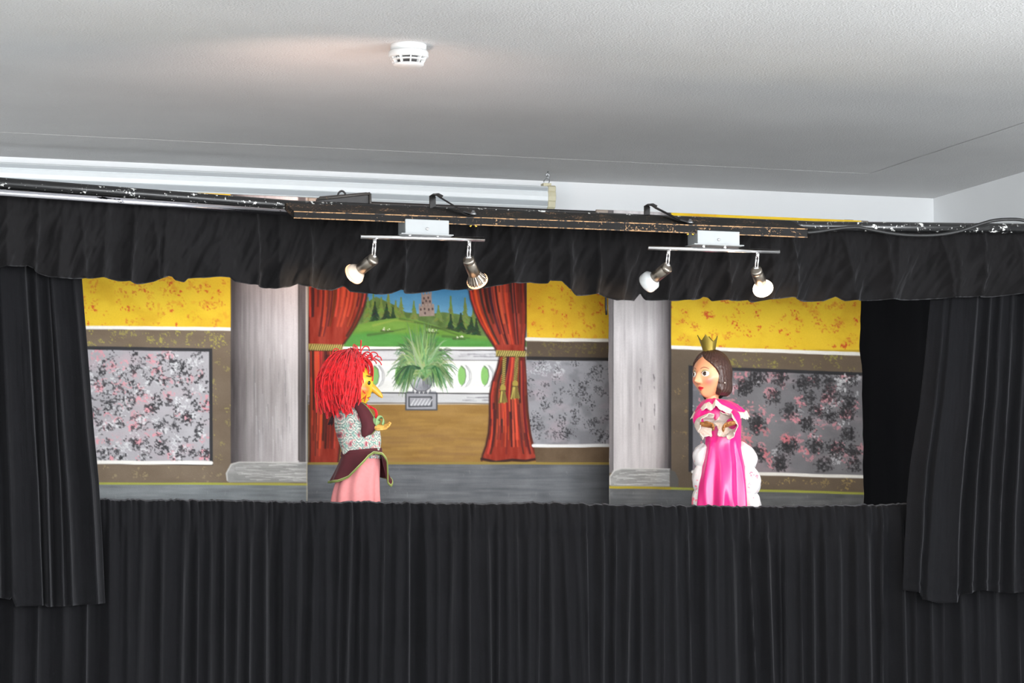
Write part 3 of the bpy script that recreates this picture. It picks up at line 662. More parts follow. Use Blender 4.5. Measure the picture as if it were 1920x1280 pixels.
def paint_right():
    c = Canvas(1120, 1660, 380, 1010); c.fill((96,82,62), 10, 30)
    yellow_wall(c, [(1256,380),(1660,380),(1660,666),(1256,650)], 23, 38, (1258,1625,540,656))
    brown_specks(c, [(1256,652),(1660,666),(1660,930),(1256,916)], 29, (1300,1620,668,692), 28, (178,172,72))
    c.put(np.where((c.X > 1256) & (c.Y > 655), .25, 0), (70,58,44))
    c.sponge(None, 14, (5,10), (200,170,90), 79, al=.6, thr=.57, sc=3, box=(1420,1615,895,912)); c.sponge(None, 10, (5,9), (200,165,90), 80, al=.5, thr=.57, sc=3, box=(1262,1290,700,860))
    c.poly([(1291,685),(1660,700),(1660,898),(1291,884)], DK)
    grey_panel(c, [(1299,692),(1660,706),(1660,898),(1299,886)], 33, (1300,1625,700,884), 0, 62, 14, base=(118,117,122))
    full = np.ones(c.X.shape)*((c.X > 1299)&(c.Y > 696)&(c.Y < 886))
    r = np.random.default_rng(8)
    for i, (x, y) in enumerate([(1422,707),(1463,705),(1505,717),(1532,712),(1560,716),(1595,714),(1450,744),(1515,745),(1555,740),(1590,750),(1482,770),(1530,770),(1590,775),(1515,795),(1420,795),(1570,840),(1600,845),(1530,835),(1460,870),(1545,870),(1600,870),(1395,725),(1420,850),(1555,780),(1480,835),(1590,815),(1330,720),(1360,860),(1340,800)]):
        c.sponge(full, 4, (14,22), (40,39,42), 300+i, al=.75, thr=.50, sc=3.6, box=(x-4,x+4,y-4,y+4), ring=0)
    c.sponge(full, 10, (8,13), (225,226,230), 390, al=.8, thr=.55, sc=4, box=(1560,1615,700,735)); c.sponge(full, 10, (8,14), (226,120,130), 391, al=.8, thr=.5, sc=4, box=(1380,1500,800,860))
    wob_line(c, 1299, 884, 1660, 895, 3.0, WHT, 4); wob_line(c, 1256, 651, 1660, 665.5, 3.4, WHT, 5)
    floorband(c, lambda x: 914+(x-1140)*.022, 18, (96,98,100))
    wob_line(c, 1256, 915, 1660, 926, 2.2, OLV, 7)
    column(c, [1139,1141,1149,1151,1160,1180,1200,1215,1228,1238,1246,1252,1256,1258], [112,112,108,186,196,200,198,192,186,160,120,90,56,50], 380, 886, 15)
    c.stroke([(1149.5,380),(1149.5,880)], .8, .8, (84,82,82)); column_base(c, 1142, 1256, 878, 912, 16); c.poly([(1256,880),(1266,884),(1272,898),(1272,912),(1256,912)], (92,90,86))
    for k in range(14):
        x = r.uniform(1198, 1206) if k % 2 else 1227+r.uniform(-2,2); y = r.uniform(680, 800); c.stroke([(x,y),(x+.5,y+r.uniform(3,14))], 1.0, .5, (105,102,106), al=.6)
    wob_line(c, 1140, 913, 1256, 915, 2.4, (172,152,40), 7)
    c.stroke([(1141,860),(1141,1000)], 1.3, 1.3, (190,186,176), al=.9); c.stroke([(1621,700),(1621,1000)], 1, 1, (190,170,140), al=.6); return c
def paint_center():
    c = Canvas(540, 1180, 370, 1010); r = np.random.default_rng(4)
    c.fill((150,112,52), 6, 40)
    # view: sky, hills, wood, tower
    w = c.win(560,1000,370,660); t = np.clip((c.Y[w]-540)/70, 0, 1)[...,None]; c.C[w] = np.array((48,122,172.))*(1-t)+np.array((116,168,196.))*t+(fbm(c.X[w]/30,c.Y[w]/12,3)[...,None]-.5)*20
    # far wood
    top = [(575,575),(640,560),(690,565),(705,556),(740,572),(760,585),(800,590),(830,585),(870,590),(900,598),(930,605)]
    c.poly(top+[(990,660),(560,660)], (84,112,52), n=26, sc=14, seed=3)
    def fir(x, yt, yb, wd, col, k=110):
        wd = wd*1.3
        for _ in range(k):
            f = r.uniform(0, 1)**.8; y = yt+(yb-yt)*f; ww = wd*f*r.uniform(.3, 1); s = 1 if r.uniform() < .5 else -1
            cc = np.asarray(col)+r.normal(0, 9, 3); c.stroke([(x, y-3),(x+s*ww, y+r.uniform(1,5))], 1.4, .6, cc, al=.8)
    for x, yt, yb, wd in ((700,552,605,11),(728,548,600,11),(752,560,604,11),(776,566,600,8),(690,560,606,10),(715,560,604,10),(845,558,612,9),(872,560,615,10),(742,566,604,10),(822,576,600,8),(888,575,620,10)): fir(x, yt, yb, wd, (104,128,54))
    for x, yt, yb, wd in ((703,568,602,10),(725,572,598,9),(737,580,600,7),(845,592,618,8),(864,590,622,12),(884,596,624,11),(893,600,628,8)): fir(x, yt, yb, wd, (34,58,34), 80)
    # tower
    c.poly([(785,574),(814,572),(815,592),(786,593)], (150,132,122), n=14, sc=5); c.poly([(790,552),(809,551),(810,573),(790,574)], (140,122,114), n=14, sc=5)
    for x in (791,797,803,808): c.rect(x-1.6,x+1.6,547,552, (140,122,114), soft=.8)
    for x in (787,793,799,806,812): c.rect(x-1.5,x+1.5,569.5,573, (158,140,130), soft=.8)
    for x, y in ((795,559),(803,558),(799,564),(806,565),(789,580),(796,579),(804,580),(811,579),(797,587),(793,568)): c.ell(x, y, 1.5, 2.2, (62,50,48))
    c.stroke([(799,536),(799.5,548)], .7, .5, (60,50,48))
    # meadow
    c.poly([(560,640),(655,612),(690,604),(725,598),(755,595),(790,602),(830,614),(870,626),(930,632),(990,640),(990,662),(560,662)], (104,150,52), n=16, sc=30, seed=5, ay=2.4)
    c.poly([(560,640),(690,622),(790,628),(900,636),(990,640),(990,662),(560,662)], (76,146,58), n=12, sc=30, seed=6, ay=2.5, soft=8)
    for P, col in (([(690,628),(720,624),(760,616)], (60,84,36)), ([(750,598),(800,608),(860,628)], (58,74,34)), ([(800,612),(850,618),(900,622)], (56,70,34)), ([(700,610),(740,600),(775,603)], (150,168,66)), ([(830,630),(880,634)], (60,90,40))): c.stroke(P, 2.4, 1.0, col, al=.6, soft=3)
    for cx, cy in ((726,617),(811,620),(861,632)):
        for _ in range(9): c.ell(cx+r.uniform(-9,9), cy+r.uniform(-3,3), 1.2, 1.1, (222,222,200))
        c.stroke([(cx-11,cy+3),(cx+11,cy+4)], 2, 1, (56,66,36), al=.6)
    # balustrade
    c.rect(560,1000,650,760, (224,226,222), n=8, sc=30, ay=3); c.rect(560,1000,655,676, (198,199,202), n=14, sc=30, ax=.5, ay=4); c.rect(560,1000,737,757, (188,190,192), n=16, sc=30, ax=.5, ay=4)
    wob_line(c,560,651,1000,653,1.8,WHT,3); wob_line(c,600,655,1000,656.5,1.3,(88,86,86),4); wob_line(c,560,674,1000,676,.9,(128,126,128),5); wob_line(c,560,736,1000,737.5,1.2,(76,76,78),6); wob_line(c,560,755,1000,757,1.2,(120,108,96),7)
    for k in range(26):
        x = r.uniform(860, 930); y = r.choice([664,668,745,750]); c.stroke([(x,y),(x+r.uniform(12,30),y+r.uniform(-2,2))], 1.3, .5, (120,120,126), al=.35)
    for x in (703,748,866,909):
        c.ell(x+4,705,15,21,(176,178,180),.7); c.ell(x+2,705,14,20,(236,238,236)); c.ell(x,704,7.5,18,(128,186,98)); c.stroke([(x-1,686),(x+6,692),(x+8,705),(x+5,718),(x-1,724)], 1.1,.6,(96,104,98),al=.8); c.stroke([(x+8,686),(x+14,697),(x+14,712),(x+7,724)], 1.6,.8,(150,152,154),al=.7)
    # brown ground
    c.rect(560,1000,758,869,(152,114,54), n=16, sc=60, seed=9, ay=3.5)
    for k in range(170):
        x = r.uniform(580, 930); y = r.uniform(762, 866); L = r.uniform(20, 90); col = (172,132,62) if r.uniform() < .45 else ((138,100,56) if y > 800 else (150,112,48))
        c.stroke([(x,y),(x+L,y+r.uniform(-1.5,1.5))], r.uniform(1.5,4.5), 1, col, al=.3, soft=3)
    # pedestal and vase
    c.poly([(760,736),(763,733),(817,733),(820,737),(820,768),(761,769)], (150,152,158), n=8, sc=10); 
    for P in ([(761,736),(761,768),(819,768),(819,737),(761,736)], [(767,744),(767,762),(809,761),(809,744),(767,744)]): c.stroke(P, 1.3, 1.3, (62,64,70), al=.9)
    for k in range(6): c.stroke([(771+k*6.5,759),(778+k*6.5,748)], 1.3, .6, (206,208,212))
    for k in range(9): c.stroke([(775+k*4,731),(774+k*4,737)], 1.2, .6, (222,222,222) if k % 2 else (84,86,92))
    c.ell(790,716,21,17,(142,144,152)); c.ell(783,712,9,10,(196,198,204),.6,8); c.ell(798,720,10,11,(92,94,102),.5,8)
    for k in range(24): 
        x = 772+r.uniform(0,36); c.stroke([(x,700+r.uniform(0,10)),(x+r.uniform(-3,3),718+r.uniform(0,12))], .9,.4,(90,92,98) if k%2 else (200,202,206), al=.4)
    c.stroke([(769,716),(772,706),(780,700),(800,700),(808,706),(811,716),(806,727),(797,733),(783,733),(774,727),(769,716)], .9,.9,(70,72,78),al=.8)
    # plant
    for k in range(520):
        a = r.uniform(-.06, 1.06)*PI; L = r.uniform(32, 88)*(.78+.34*math.sin(a) if 0 < a < PI else .7); x0, y0 = 792+r.normal(0,7), 692+r.normal(0,6)
        droop = r.uniform(8, 38)*abs(math.cos(a))+4; x1 = x0+L*.5*math.cos(a)*1.0; y1 = y0-L*.58*math.sin(a); x2 = x0+L*.92*math.cos(a)*.86; y2 = y0-L*.98*math.sin(a)+droop
        base = [(38,74,44),(62,104,58),(84,124,70),(112,148,88),(148,174,116)][min(4, int(k/520*3+r.uniform(0,2)))]
        c.stroke(smooth_path([(x0,y0),(x1,y1),(x2,y2)], 4), 1.9, .3, np.asarray(base)+r.normal(0,8,3), al=.85)
    for k in range(80):
        s = r.choice([-1,1]); x0, y0 = 792+s*r.uniform(4,20), 690; x2 = 792+s*r.uniform(18,58); y2 = r.uniform(700, 728)
        c.stroke(smooth_path([(x0,y0),((x0+x2)/2,y0-2),(x2,y2)], 4), 2.0,.4, np.asarray([(40,76,44),(70,114,62),(98,140,80)][k % 3])+r.normal(0,8,3), al=.85)
    # red curtains
    def drape(P, folds, seed):
        m, w = c.poly(P, (168,44,24), n=26, sc=14, seed=seed, ax=1.6, ay=.25)
        rr = np.random.default_rng(seed)
        for (Q, wd, col) in folds: c.stroke(smooth_path(Q, 5), wd, wd*.35, col, al=.8, soft=3.0)
        keep = c.C[w].copy(); return m, w
    HI = (224,76,40); SH = (46,17,16); MD = (100,28,20)
    def drapefill(outer, upper, nfold, seed, gather):
        """outer: list of (y, xl, xr): boundary; folds follow it"""
        O = np.array(outer, float); P = [(a[1],a[0]) for a in O]+[(a[2],a[0]) for a in O[::-1]]
        m, w = c.poly(P, (150,42,24), n=26, sc=12, seed=seed, ax=1.6, ay=.3); before = c.C.copy(); rr = np.random.default_rng(seed)
        yy = np.linspace(O[0,0], O[-1,0], 16)
        for k in range(nfold*4):
            f = rr.uniform(0,1); y0 = rr.integers(0, 9) if k % 2 else 0; y1 = rr.integers(y0+4, 16); Q = []
            for y in yy[y0:y1]:
                xl = np.interp(y, O[:,0], O[:,1]); xr = np.interp(y, O[:,0], O[:,2]); Q.append((xl+(xr-xl)*f, y))
            col = [HI, SH, MD, HI, SH, HI, MD][k % 7]; wd = rr.uniform(1.2, 4.2); c.stroke(Q, wd*.9, wd*.5, np.asarray(col)+rr.normal(0,8,3), al=rr.uniform(.55,.9), soft=2.4)
        full = np.zeros(c.X.shape); full[w] = m; c.C = before*(1-full[...,None])+c.C*full[...,None]
        for side in (1,2): c.stroke([(a[side],a[0]) for a in O], 1.8, 1.8, (52,22,20), al=.75, soft=2.5)
    # left hand curtain
    drapefill([(370,560,700),(535,576,690),(560,577,687),(585,577,680),(610,578,668),(630,578,655),(648,579,642)], 1, 22, 61, 0)
    drapefill([(652,580,640),(690,580,640),(740,581,642),(800,581,640),(850,581,636),(868,580,634)], 0, 16, 62, 0)
    # right hand curtain
    drapefill([(370,870,985),(535,878,986),(560,882,987),(585,890,988),(610,902,987),(630,914,985),(650,927,984),(664,934,984)], 1, 24, 63, 0)
    drapefill([(664,938,984),(690,932,986),(715,923,988),(740,918,989),(780,918,992),(810,916,996),(835,911,1001),(852,905,1007),(863,903,1007)], 0, 30, 64, 0)
    c.stroke([(903,860),(930,866),(960,862),(985,864),(1007,860)], 2.4, 2.4, (46,20,18), al=.9, soft=2)
    for (a, b, y0, y1) in ((578,641,644,657),(930,985,656,668)):
        c.poly([(a,y0),(b,y0+2),(b,y1+1),(a,y1-1)], (168,150,66), n=16, sc=6)
        for x in np.arange(a+2, b, 4.2): c.stroke([(x,y1-1),(x+4,y0+2)], .8,.8,(70,58,26), al=.8); c.stroke([(x+2,y1-1),(x+6,y0+2)], .9,.7,(212,196,110), al=.7)
        c.stroke([(a,y1),(b,y1+1)], .9,.9,(60,46,24),al=.8)
    for (x0, y0, x1, y1) in ((946,671,943,722),(969,671,966,714)):
        c.stroke([(x0,y0),(x1,y1)], 3.2,3.0,(150,128,52)); 
        for f in np.linspace(0,1,14): x = x0+(x1-x0)*f; y = y0+(y1-y0)*f; c.stroke([(x-3,y+1.5),(x+3,y-1.5)], .7,.7,(66,52,24)); c.stroke([(x-3,y+3.4),(x+3,y+.4)], .7,.6,(206,188,96),al=.7)
        c.ell(x1,y1+5,5.5,6,(160,140,56)); c.stroke([(x1-5,y1+11),(x1+5,y1+11)],1.4,1.4,(70,58,26))
        c.poly([(x1-4,y1+11),(x1+4,y1+11),(x1+9,y1+32),(x1-9,y1+34)], (120,104,42))
        for k in range(12): xx = r.uniform(-1,1); c.stroke([(x1+xx*4,y1+12),(x1+xx*8.5,y1+33+r.uniform(-3,2))], 1.0,.6,(196,178,84) if k%2 else (84,70,30), al=.85)
    # the wall right of the curtain
    yellow_wall(c, [(987,370),(1180,370),(1180,639),(988,636)], 43, 16, (990,1150,540,630)); c.put(((c.X > 987)&(c.Y < 640))*.25, (196,140,16))
    brown_specks(c, [(987,637),(1180,640),(1180,672),(987,670)], 49, (990,1150,645,664), 16)
    wob_line(c, 988, 636, 1180, 639, 3.2, (226,222,212), 5); c.put(((c.X > 987)&(c.Y > 640)&(c.Y < 672))*.45, (48,36,26))
    c.poly([(987,668),(1180,671),(1180,678),(987,675)], (38,36,36))
    full = grey_panel(c, [(986,675),(1180,677),(1180,834),(1001,834),(996,812),(991,770)], 53, (990,1145,680,830), 0, 0, 0, base=(142,142,148))
    c.put(full*sstep(.5,.7,fbm(c.X/22,c.Y/22,91))*.45, (104,104,110)); c.sponge(full, 70, (7,16), (44,44,48), 92, al=.75, thr=.59, sc=2.6, box=(990,1145,680,830)); c.sponge(full, 16, (7,12), (206,208,212), 93, al=.6, thr=.58, sc=2.6, box=(990,1060,680,705))
    c.poly([(1001,833),(1180,832),(1180,868),(1005,868)], (98,78,56), n=14, sc=22, seed=7); wob_line(c, 1000, 835.5, 1180, 834.5, 3.0, (222,222,222), 8)
    # left sliver and lower floor
    c.rect(540,578,370,868,(92,92,92), n=16, sc=14, ay=.2); c.rect(572,580,660,740,(150,150,154))
    floorband(c, lambda x: 868+0*x, 28, (98,101,106)); wob_line(c, 560, 868.5, 1180, 868.5, 2.2, (146,124,52), 7)
    c.put(sstep(1060,1140,c.X)*(c.Y > 871)*.5, (52,54,58))
    return c

PANEL_Y = 6.60
TOPZ = at(1450, 405.5, PANEL_Y)[2]
M_CANVAS = mat('painted_cloth', attr=True, rough=.8, var=.04, vscale=220, bump=.12, bscale=420, spec=.25)
def backdrop(cv, xl, xr, Y, topz, label, wob, seed, rod_r, rod_m, step=1.4, cloth_top=None):
    s = step*6.9/FPX; a = at(xl, 760, Y)[0]; b = at(xr, 760, Y)[0]; zb = at((xl+xr)/2, 985, Y)[2]
    nx = int((b-a)/s/ .95); nz = int((topz-zb)/s); X = np.linspace(a, b, nx); Z = np.linspace(topz, zb, nz); gx, gz = np.meshgrid(X, Z)
    t = (gx-a)/(b-a); e = (fbm(Z*9, Z*0, seed, 3)-.5)*.016; gx = gx + e[:,None]*np.clip((t-.94)/.06,0,1)*wob[1] + (np.roll(e,37))[:,None]*np.clip((.06-t)/.06,0,1)*wob[0]
    gy = Y + .012*(fbm(gx*2.6, gz*1.2, seed)-.5) + .006*(fbm(gx*9, gz*2, seed+3)-.5)
    P = np.stack([gx,gy,gz],-1); px, py = proj(P); C = cv.sample(px, py); C = C*.88; C = C*.9+C.mean(-1, keepdims=True)*.1; C = np.clip(C, 10, 235)
    mid = np.array([(a+b)/2, Y, zb]); th = thing('painted_backdrop', label, 'backdrop', mid, 0, 'painted cloth backdrops of the stage')
    cl = obj('painted_cloth', P.reshape(-1,3), grid_f(nz, nx), M_CANVAS, th, True, colors=C.reshape(-1,3))
    obj('hanging_rod', *tube_vf([(a-.03, Y+.012, topz-.006),((a+b)/2, Y+.012, topz-.006),(b+.03, Y+.012, topz-.006)], rod_r, 14), rod_m, th)
    return th
M_ROD = mat('bare_wood_rod', (150,140,130), .6)
backdrop(paint_left(), 60, 577, PANEL_Y+.012, TOPZ, 'cloth backdrop painted with grey stone panel and column, left of the red curtains', (0,.35), 5, .008, M_ROD)
backdrop(paint_right(), 1141, 1616, PANEL_Y+.012, TOPZ, 'cloth backdrop painted with yellow wall and grey pink panel, behind the crowned puppet', (.35,1), 9, .008, M_ROD)
backdrop(paint_center(), 556, 1165, PANEL_Y+.13, at(900, 403, PANEL_Y+.142)[2]+.006, 'cloth backdrop painted with red curtains, potted palm and castle tower', (0,0), 13, .021, mat('black_tube', (22,21,21), .35, var=.2))
tie = [at(1136.5, y, PANEL_Y+.006) for y in (520, 545, 560, 575, 590)]
bdr = [o for o in COL.objects if o.name == 'painted_backdrop.001'][0]
obj('edge_strap', *tube_vf([q+[.0008*math.sin(i*2), 0, 0] for i, q in enumerate(tie)], [.003,.004,.0035,.004,.003], 8), M_CABLE, bdr)
def backdrop_stand():
    x0 = at(30, 700, PANEL_Y)[0]; x1 = at(1604, 700, PANEL_Y)[0]; t = thing('backdrop_stand', 'black rail and posts behind the painted backdrops', 'stand', ((x0+x1)/2, PANEL_Y+.05, 0))
    mk = mat('black_frame_paint', (20,20,21), .5)
    for x in (x0, x1): bevel(obj('post', *box_vf((x-.015, PANEL_Y+.03, 0), (x+.015, PANEL_Y+.17, TOPZ+.004)), mk, t, False), .002)
    for y in (PANEL_Y+.041, PANEL_Y+.172): obj('rail', *tube_vf([(x0, y, TOPZ-.008), ((x0+x1)/2, y, TOPZ-.008), (x1, y, TOPZ-.008)], .0085, 10), mk, t)
backdrop_stand()

# ================================================================== puppets
class Pup:
    """a local frame in front of the backdrops: x to the right, depth away from the audience, y down; unit 1 = 1.37 mm"""
    def __init__(s, px, py, Y):
        s.px, s.py = px, py; s.O = at(px, py, Y); s.s = float((s.O-CAM)@FWD)/FPX; s.F = np.array([F2[0], F2[1], 0]); s.U = np.array([0,0,1.0])
    def L(s, x, y, d=0):
        x = np.asarray(x, float)[..., None]; y = np.asarray(y, float)[..., None]; d = np.asarray(d, float)[..., None]
        return s.O + (RGT*(x-s.px) + s.F*d + s.U*(s.py-y))*s.s
    def loft(s, rings, n=72, m=60, mod=None, span=(0, 2*PI)):
        """rings: (y, cx, half width, half depth, centre depth)"""
        R = np.array([list(r)+[0]*(5-len(r)) for r in rings], float); t = np.linspace(0, 1, m); k = np.linspace(0, 1, len(R))
        sp = smooth_path(R, 12); tt = np.linspace(0, 1, len(sp)); Q = np.stack([np.interp(t, tt, sp[:,i]) for i in range(5)], -1)
        closed = abs(span[1]-span[0]-2*PI) < 1e-6; a = np.linspace(span[0], span[1], n, endpoint=not closed)
        A = a[None,:]; T = t[:,None]
        X = Q[:,1:2]+Q[:,2:3]*np.cos(A); D = Q[:,4:5]+Q[:,3:4]*np.sin(A); Y = Q[:,0:1]+0*A
        if mod is not None: X, Y, D = mod(A, T, X, Y, D, Q)
        return X, Y, D, grid_f(m, n, closed)
    def build(s, name, XYDF, m, parent, cap=True, **k):
        X, Y, D, f = XYDF; V = s.L(X, Y, D).reshape(-1, 3)
        return obj(name, V, f, m, parent, True, **k)
PUP_Y = 6.36
def sculpt(c, fwd_yaw, radii, disp, paint, n=150, m=110, tilt=0):
    """head: face frame (lateral, forward, up); fwd_yaw = direction of the face in the puppet frame, measured from +x towards the audience"""
    az = np.linspace(-PI, PI, n, endpoint=False)[None,:]; el = np.linspace(PI/2-1e-3, -PI/2+1e-3, m)[:,None]
    l = np.cos(el)*np.sin(az); f = np.cos(el)*np.cos(az); u = np.sin(el)+0*az
    P = np.stack([l*radii[0], f*radii[1], u*radii[2]], -1); P = disp(P, l, f, u, az+0*el, el+0*az); C = paint(l, f, u, az+0*el, el+0*az)
    return P, C, grid_f(m, n, True)
def to_pup(P, c, yaw, tilt=0):
    """face frame -> puppet px frame (x, y down, depth); yaw: forward = (cos yaw, -sin yaw) in (x, depth)"""
    fx, fd = math.cos(yaw), -math.sin(yaw); lx, ld = -fd*1.0, fx*1.0      # lateral = left hand side of the face
    l, f, u = P[...,0], P[...,1], P[...,2]
    if tilt: f, u = f*math.cos(tilt)+u*math.sin(tilt), u*math.cos(tilt)-f*math.sin(tilt)
    return c[0]+f*fx+l*lx, c[1]-u, c[2]+f*fd+l*ld
gs = lambda x, y, a, b, sx, sy: np.exp(-((x-a)/sx)**2-((y-b)/sy)**2)
D2 = math.pi/180
def hand(p, name, wrist, dirn, palm_n, size, m, parent, curl=.6, thumb_side=1):
    """wooden puppet hand: palm, four fingers of different length, thumb; positions in the puppet px frame (x,y,d)"""
    w = np.array(wrist, float); d = np.array(dirn, float); d /= np.linalg.norm(d); nrm = np.array(palm_n, float); nrm -= d*(nrm@d); nrm /= np.linalg.norm(nrm); sd = np.cross(d, nrm)
    mb = MB(); toW = lambda P: p.L(np.array(P)[:,0], np.array(P)[:,1], np.array(P)[:,2])
    # palm: flattened loft
    V = []; prof = [(-.25,.17,.15),(-.05,.2,.16),(.12,.27,.15),(.35,.31,.14),(.5,.29,.12),(.56,.2,.07)]
    for t, hw, hd in prof:
        for j in range(16): a = 2*PI*j/16; V.append(w+size*(d*t+sd*hw*math.cos(a)+nrm*hd*math.sin(a)))
    mb.add(toW(V), [tuple(f) for f in grid_f(len(prof),16,True)]+[tuple(range(15,-1,-1)), tuple(range(len(V)-16,len(V)))])
    for k, (o, L) in enumerate(((-.21,.40),(-.07,.48),(.07,.46),(.20,.36))):
        b = w+size*(d*.46+sd*o); P = [b]; ang = 0
        for q in (.42,.34,.24):
            ang += curl*(.5 if len(P) == 1 else 1)*.75; P.append(P[-1]+size*L*q*1.25*(d*math.cos(ang)+nrm*math.sin(ang)+sd*o*.25))
        mb.add(*tube_vf(toW(smooth_path(P, 3)), [x*size*p.s for x in np.linspace(.082,.058,(len(P)-1)*3+1)], 8))
    b = w+size*(d*.10+sd*.22*thumb_side); P = [b, b+size*(d*.16+sd*.13*thumb_side+nrm*.04), b+size*(d*.34+sd*.15*thumb_side+nrm*.12)]
    mb.add(*tube_vf(toW(smooth_path(P, 3)), [x*size*p.s for x in np.linspace(.095,.06,7)], 8))
    return obj(name, mb.v, mb.f, m, parent)

# ---------------------------------------------------------------- the red haired puppet
def witch():
    p = Pup(668, 960, PUP_Y); r = np.random.default_rng(3)
    t = thing('hand_puppet', 'hand puppet with wild red yarn hair, pointed nose and patterned bodice', 'puppet', p.O, -YAW, 'hand puppets on the stage')
    M_OCH = mat('painted_wood_face', attr=True, rough=.42, var=.05, vscale=60, coat=.15)
    # head, in profile towards the right
    c = (663, 721, 0); yaw = 6*D2; rad = (31, 33, 43)
    def disp(P, l, f, u, az, el):
        P = P.copy(); z = u
        P[...,0] *= 1-.22*sstep(0, 1, -z); P[...,1] += 3.0*gs(az, el, 0, -52*D2, .5, .30)        # jaw, chin
        P[...,1] += 4.0*gs(az, el, 0, 16*D2, .8, .22) - 2.2*gs(np.abs(az), el, 24*D2, 2*D2, .22, .14)   # brow, eye sockets
        P[...,1] += 3.0*gs(az, el, 0, -9*D2, .22, .28)
        for s in (-1, 1): P[...,1] += 2.6*gs(az, el, s*38*D2, -16*D2, .32, .2); P[...,0] += s*2.4*gs(az, el, s*48*D2, -16*D2, .35, .22)  # cheeks
        P[...,1] += 2.0*gs(az, el, 0, -31*D2, .26, .05) - 1.8*gs(az, el, 0, -35.5*D2, .3, .035) + 2.2*gs(az, el, 0, -40*D2, .24, .05)
        return P
    def paint(l, f, u, az, el):
        C = np.zeros(l.shape+(3,)); C[:] = (206,168,40); C += (fbm(az*5, el*6, 3)[...,None]-.5)*40*np.array([.6,.9,.6])
        for s in (-1, 1):
            k = gs(az, el, s*43*D2, -14*D2, .33, .24)[...,None]*.8; C = C*(1-k)+np.array((206,96,52))*k
            k = sstep(.35,.6,gs(az, el, s*25*D2, 21*D2, .30, .045))[...,None]; C = C*(1-k)+np.array((84,54,22))*k
        k = sstep(.3,.6,gs(az, el, 0, -35.5*D2, .34, .09))[...,None]; C = C*(1-k)+np.array((176,60,40))*k
        return C
    P, C, F = sculpt(c, yaw, rad, disp, paint); X, Y, D = to_pup(P, c, yaw); head = obj('head', p.L(X,Y,D).reshape(-1,3), F, M_OCH, t, True, colors=C.reshape(-1,3))
    # nose: long, hooked
    NP = [(688,717,0),(696,725,-1),(704,732,-1.5),(710,738,-2),(714,743,-2),(713.5,745.5,-2)]; NR = [5.5,7.2,6.2,5.0,3.6,1.6]; SP = smooth_path(NP,4)
    V, Fc = tube_vf(p.L(SP[:,0],SP[:,1],SP[:,2]), np.interp(np.linspace(0,1,len(SP)), np.linspace(0,1,6), NR)*p.s, 18); V = np.array(V)
    obj('nose', V, Fc, M_OCH, head, True, colors=np.tile((204,152,44),(len(V),1)))
    for s in (-1, 1):
        P = np.stack(np.broadcast_arrays(*[np.array(q) for q in (s*11.5, 29.5, 3.0)]), -1)[None]; X, Y, D = to_pup(P, c, yaw)
        e = obj('eye', *lathe_vf([(.1*p.s,-3.4*p.s)]+[(4.2*p.s*math.cos(a),3.4*p.s*math.sin(a)) for a in np.linspace(-1.3,1.3,9)]+[(.1*p.s,3.4*p.s)], p.L(X,Y,D)[0], RGT*math.cos(yaw)-p.F*math.sin(yaw)*0-p.F*s*-.3, 16), mat('dark_glossy_eye', (30,24,18), .15), head)
    # neck
    p.build('neck', p.loft([(750,662,15,15),(770,664,16,16)], 30, 8), mat('maroon_cloth', (72,16,26), .85, var=.12, vscale=40, sheen=.15), t)
    # yarn hair
    MH = mat('red_yarn', (222,20,32), .75, var=.5, vscale=90, sheen=.25, bump=.4, bscale=900); V0 = []; F0 = []; mb = MB()
    cx, cy, cd = 650, 712, 2
    for k in range(760):
        ph = r.uniform(-PI, PI); front = math.cos(ph)                         # +x is the face side
        th0 = r.uniform(.02, 1.15) if k % 4 else r.uniform(.9, 1.5); L = r.uniform(.75, 1.0); a = abs(ph)
        side = sstep(.15, .75, np.array(front)); hang = (1-float(side))*r.uniform(.8,1.05)+float(side)*r.uniform(.35,.75)
        lx = 25 if front > 0 else 50; ld = 40; top = 655+r.uniform(0,9)
        pts = []; R1 = r.uniform(.9, 1.10)
        x0 = cx+8+lx*math.sin(th0)*math.cos(ph)*.8; d0 = cd+ld*math.sin(th0)*math.sin(ph)*.85; y0 = cy-54*math.cos(th0)*1.0+3
        nseg = 8; bot = cy+ (20+46*r.uniform(.55,1.1))*hang
        jx, jd = r.normal(0,2.0,nseg+1).cumsum()*.95, r.normal(0,2.0,nseg+1).cumsum()*.95
        for q in range(nseg+1):
            f = q/nseg; th = th0+(PI*.5-th0)*min(1, f*1.9)
            xx = cx+8*(1-f)+lx*R1*math.sin(th)*math.cos(ph)*(1+.03*f); dd = cd+ld*R1*math.sin(th)*math.sin(ph)
            yy = (cy-55*R1*math.cos(th)) if f < .52 else None
            if yy is None: g = (f-.52)/.48; yb = cy-55*R1*math.cos(th0+(PI*.5-th0)*min(1,.52*1.9)); yy = yb+(bot-yb)*g; xx += (13 if front < 0 else -5)*g*g*(1 if hang > .5 else -.6)
            if abs(ph) < .85 and f > .52 and hang > .5: pass
            pts.append((xx+jx[q], yy+r.normal(0,.8), dd+jd[q]))
        if k % 9 == 0: pts[-1] = (pts[-1][0]+r.normal(0,7), pts[-1][1]-r.uniform(2,14), pts[-1][2]); 
        A = np.array(pts); mb.add(*tube_vf(p.L(A[:,0],A[:,1],A[:,2]), 1.25*p.s, 4))
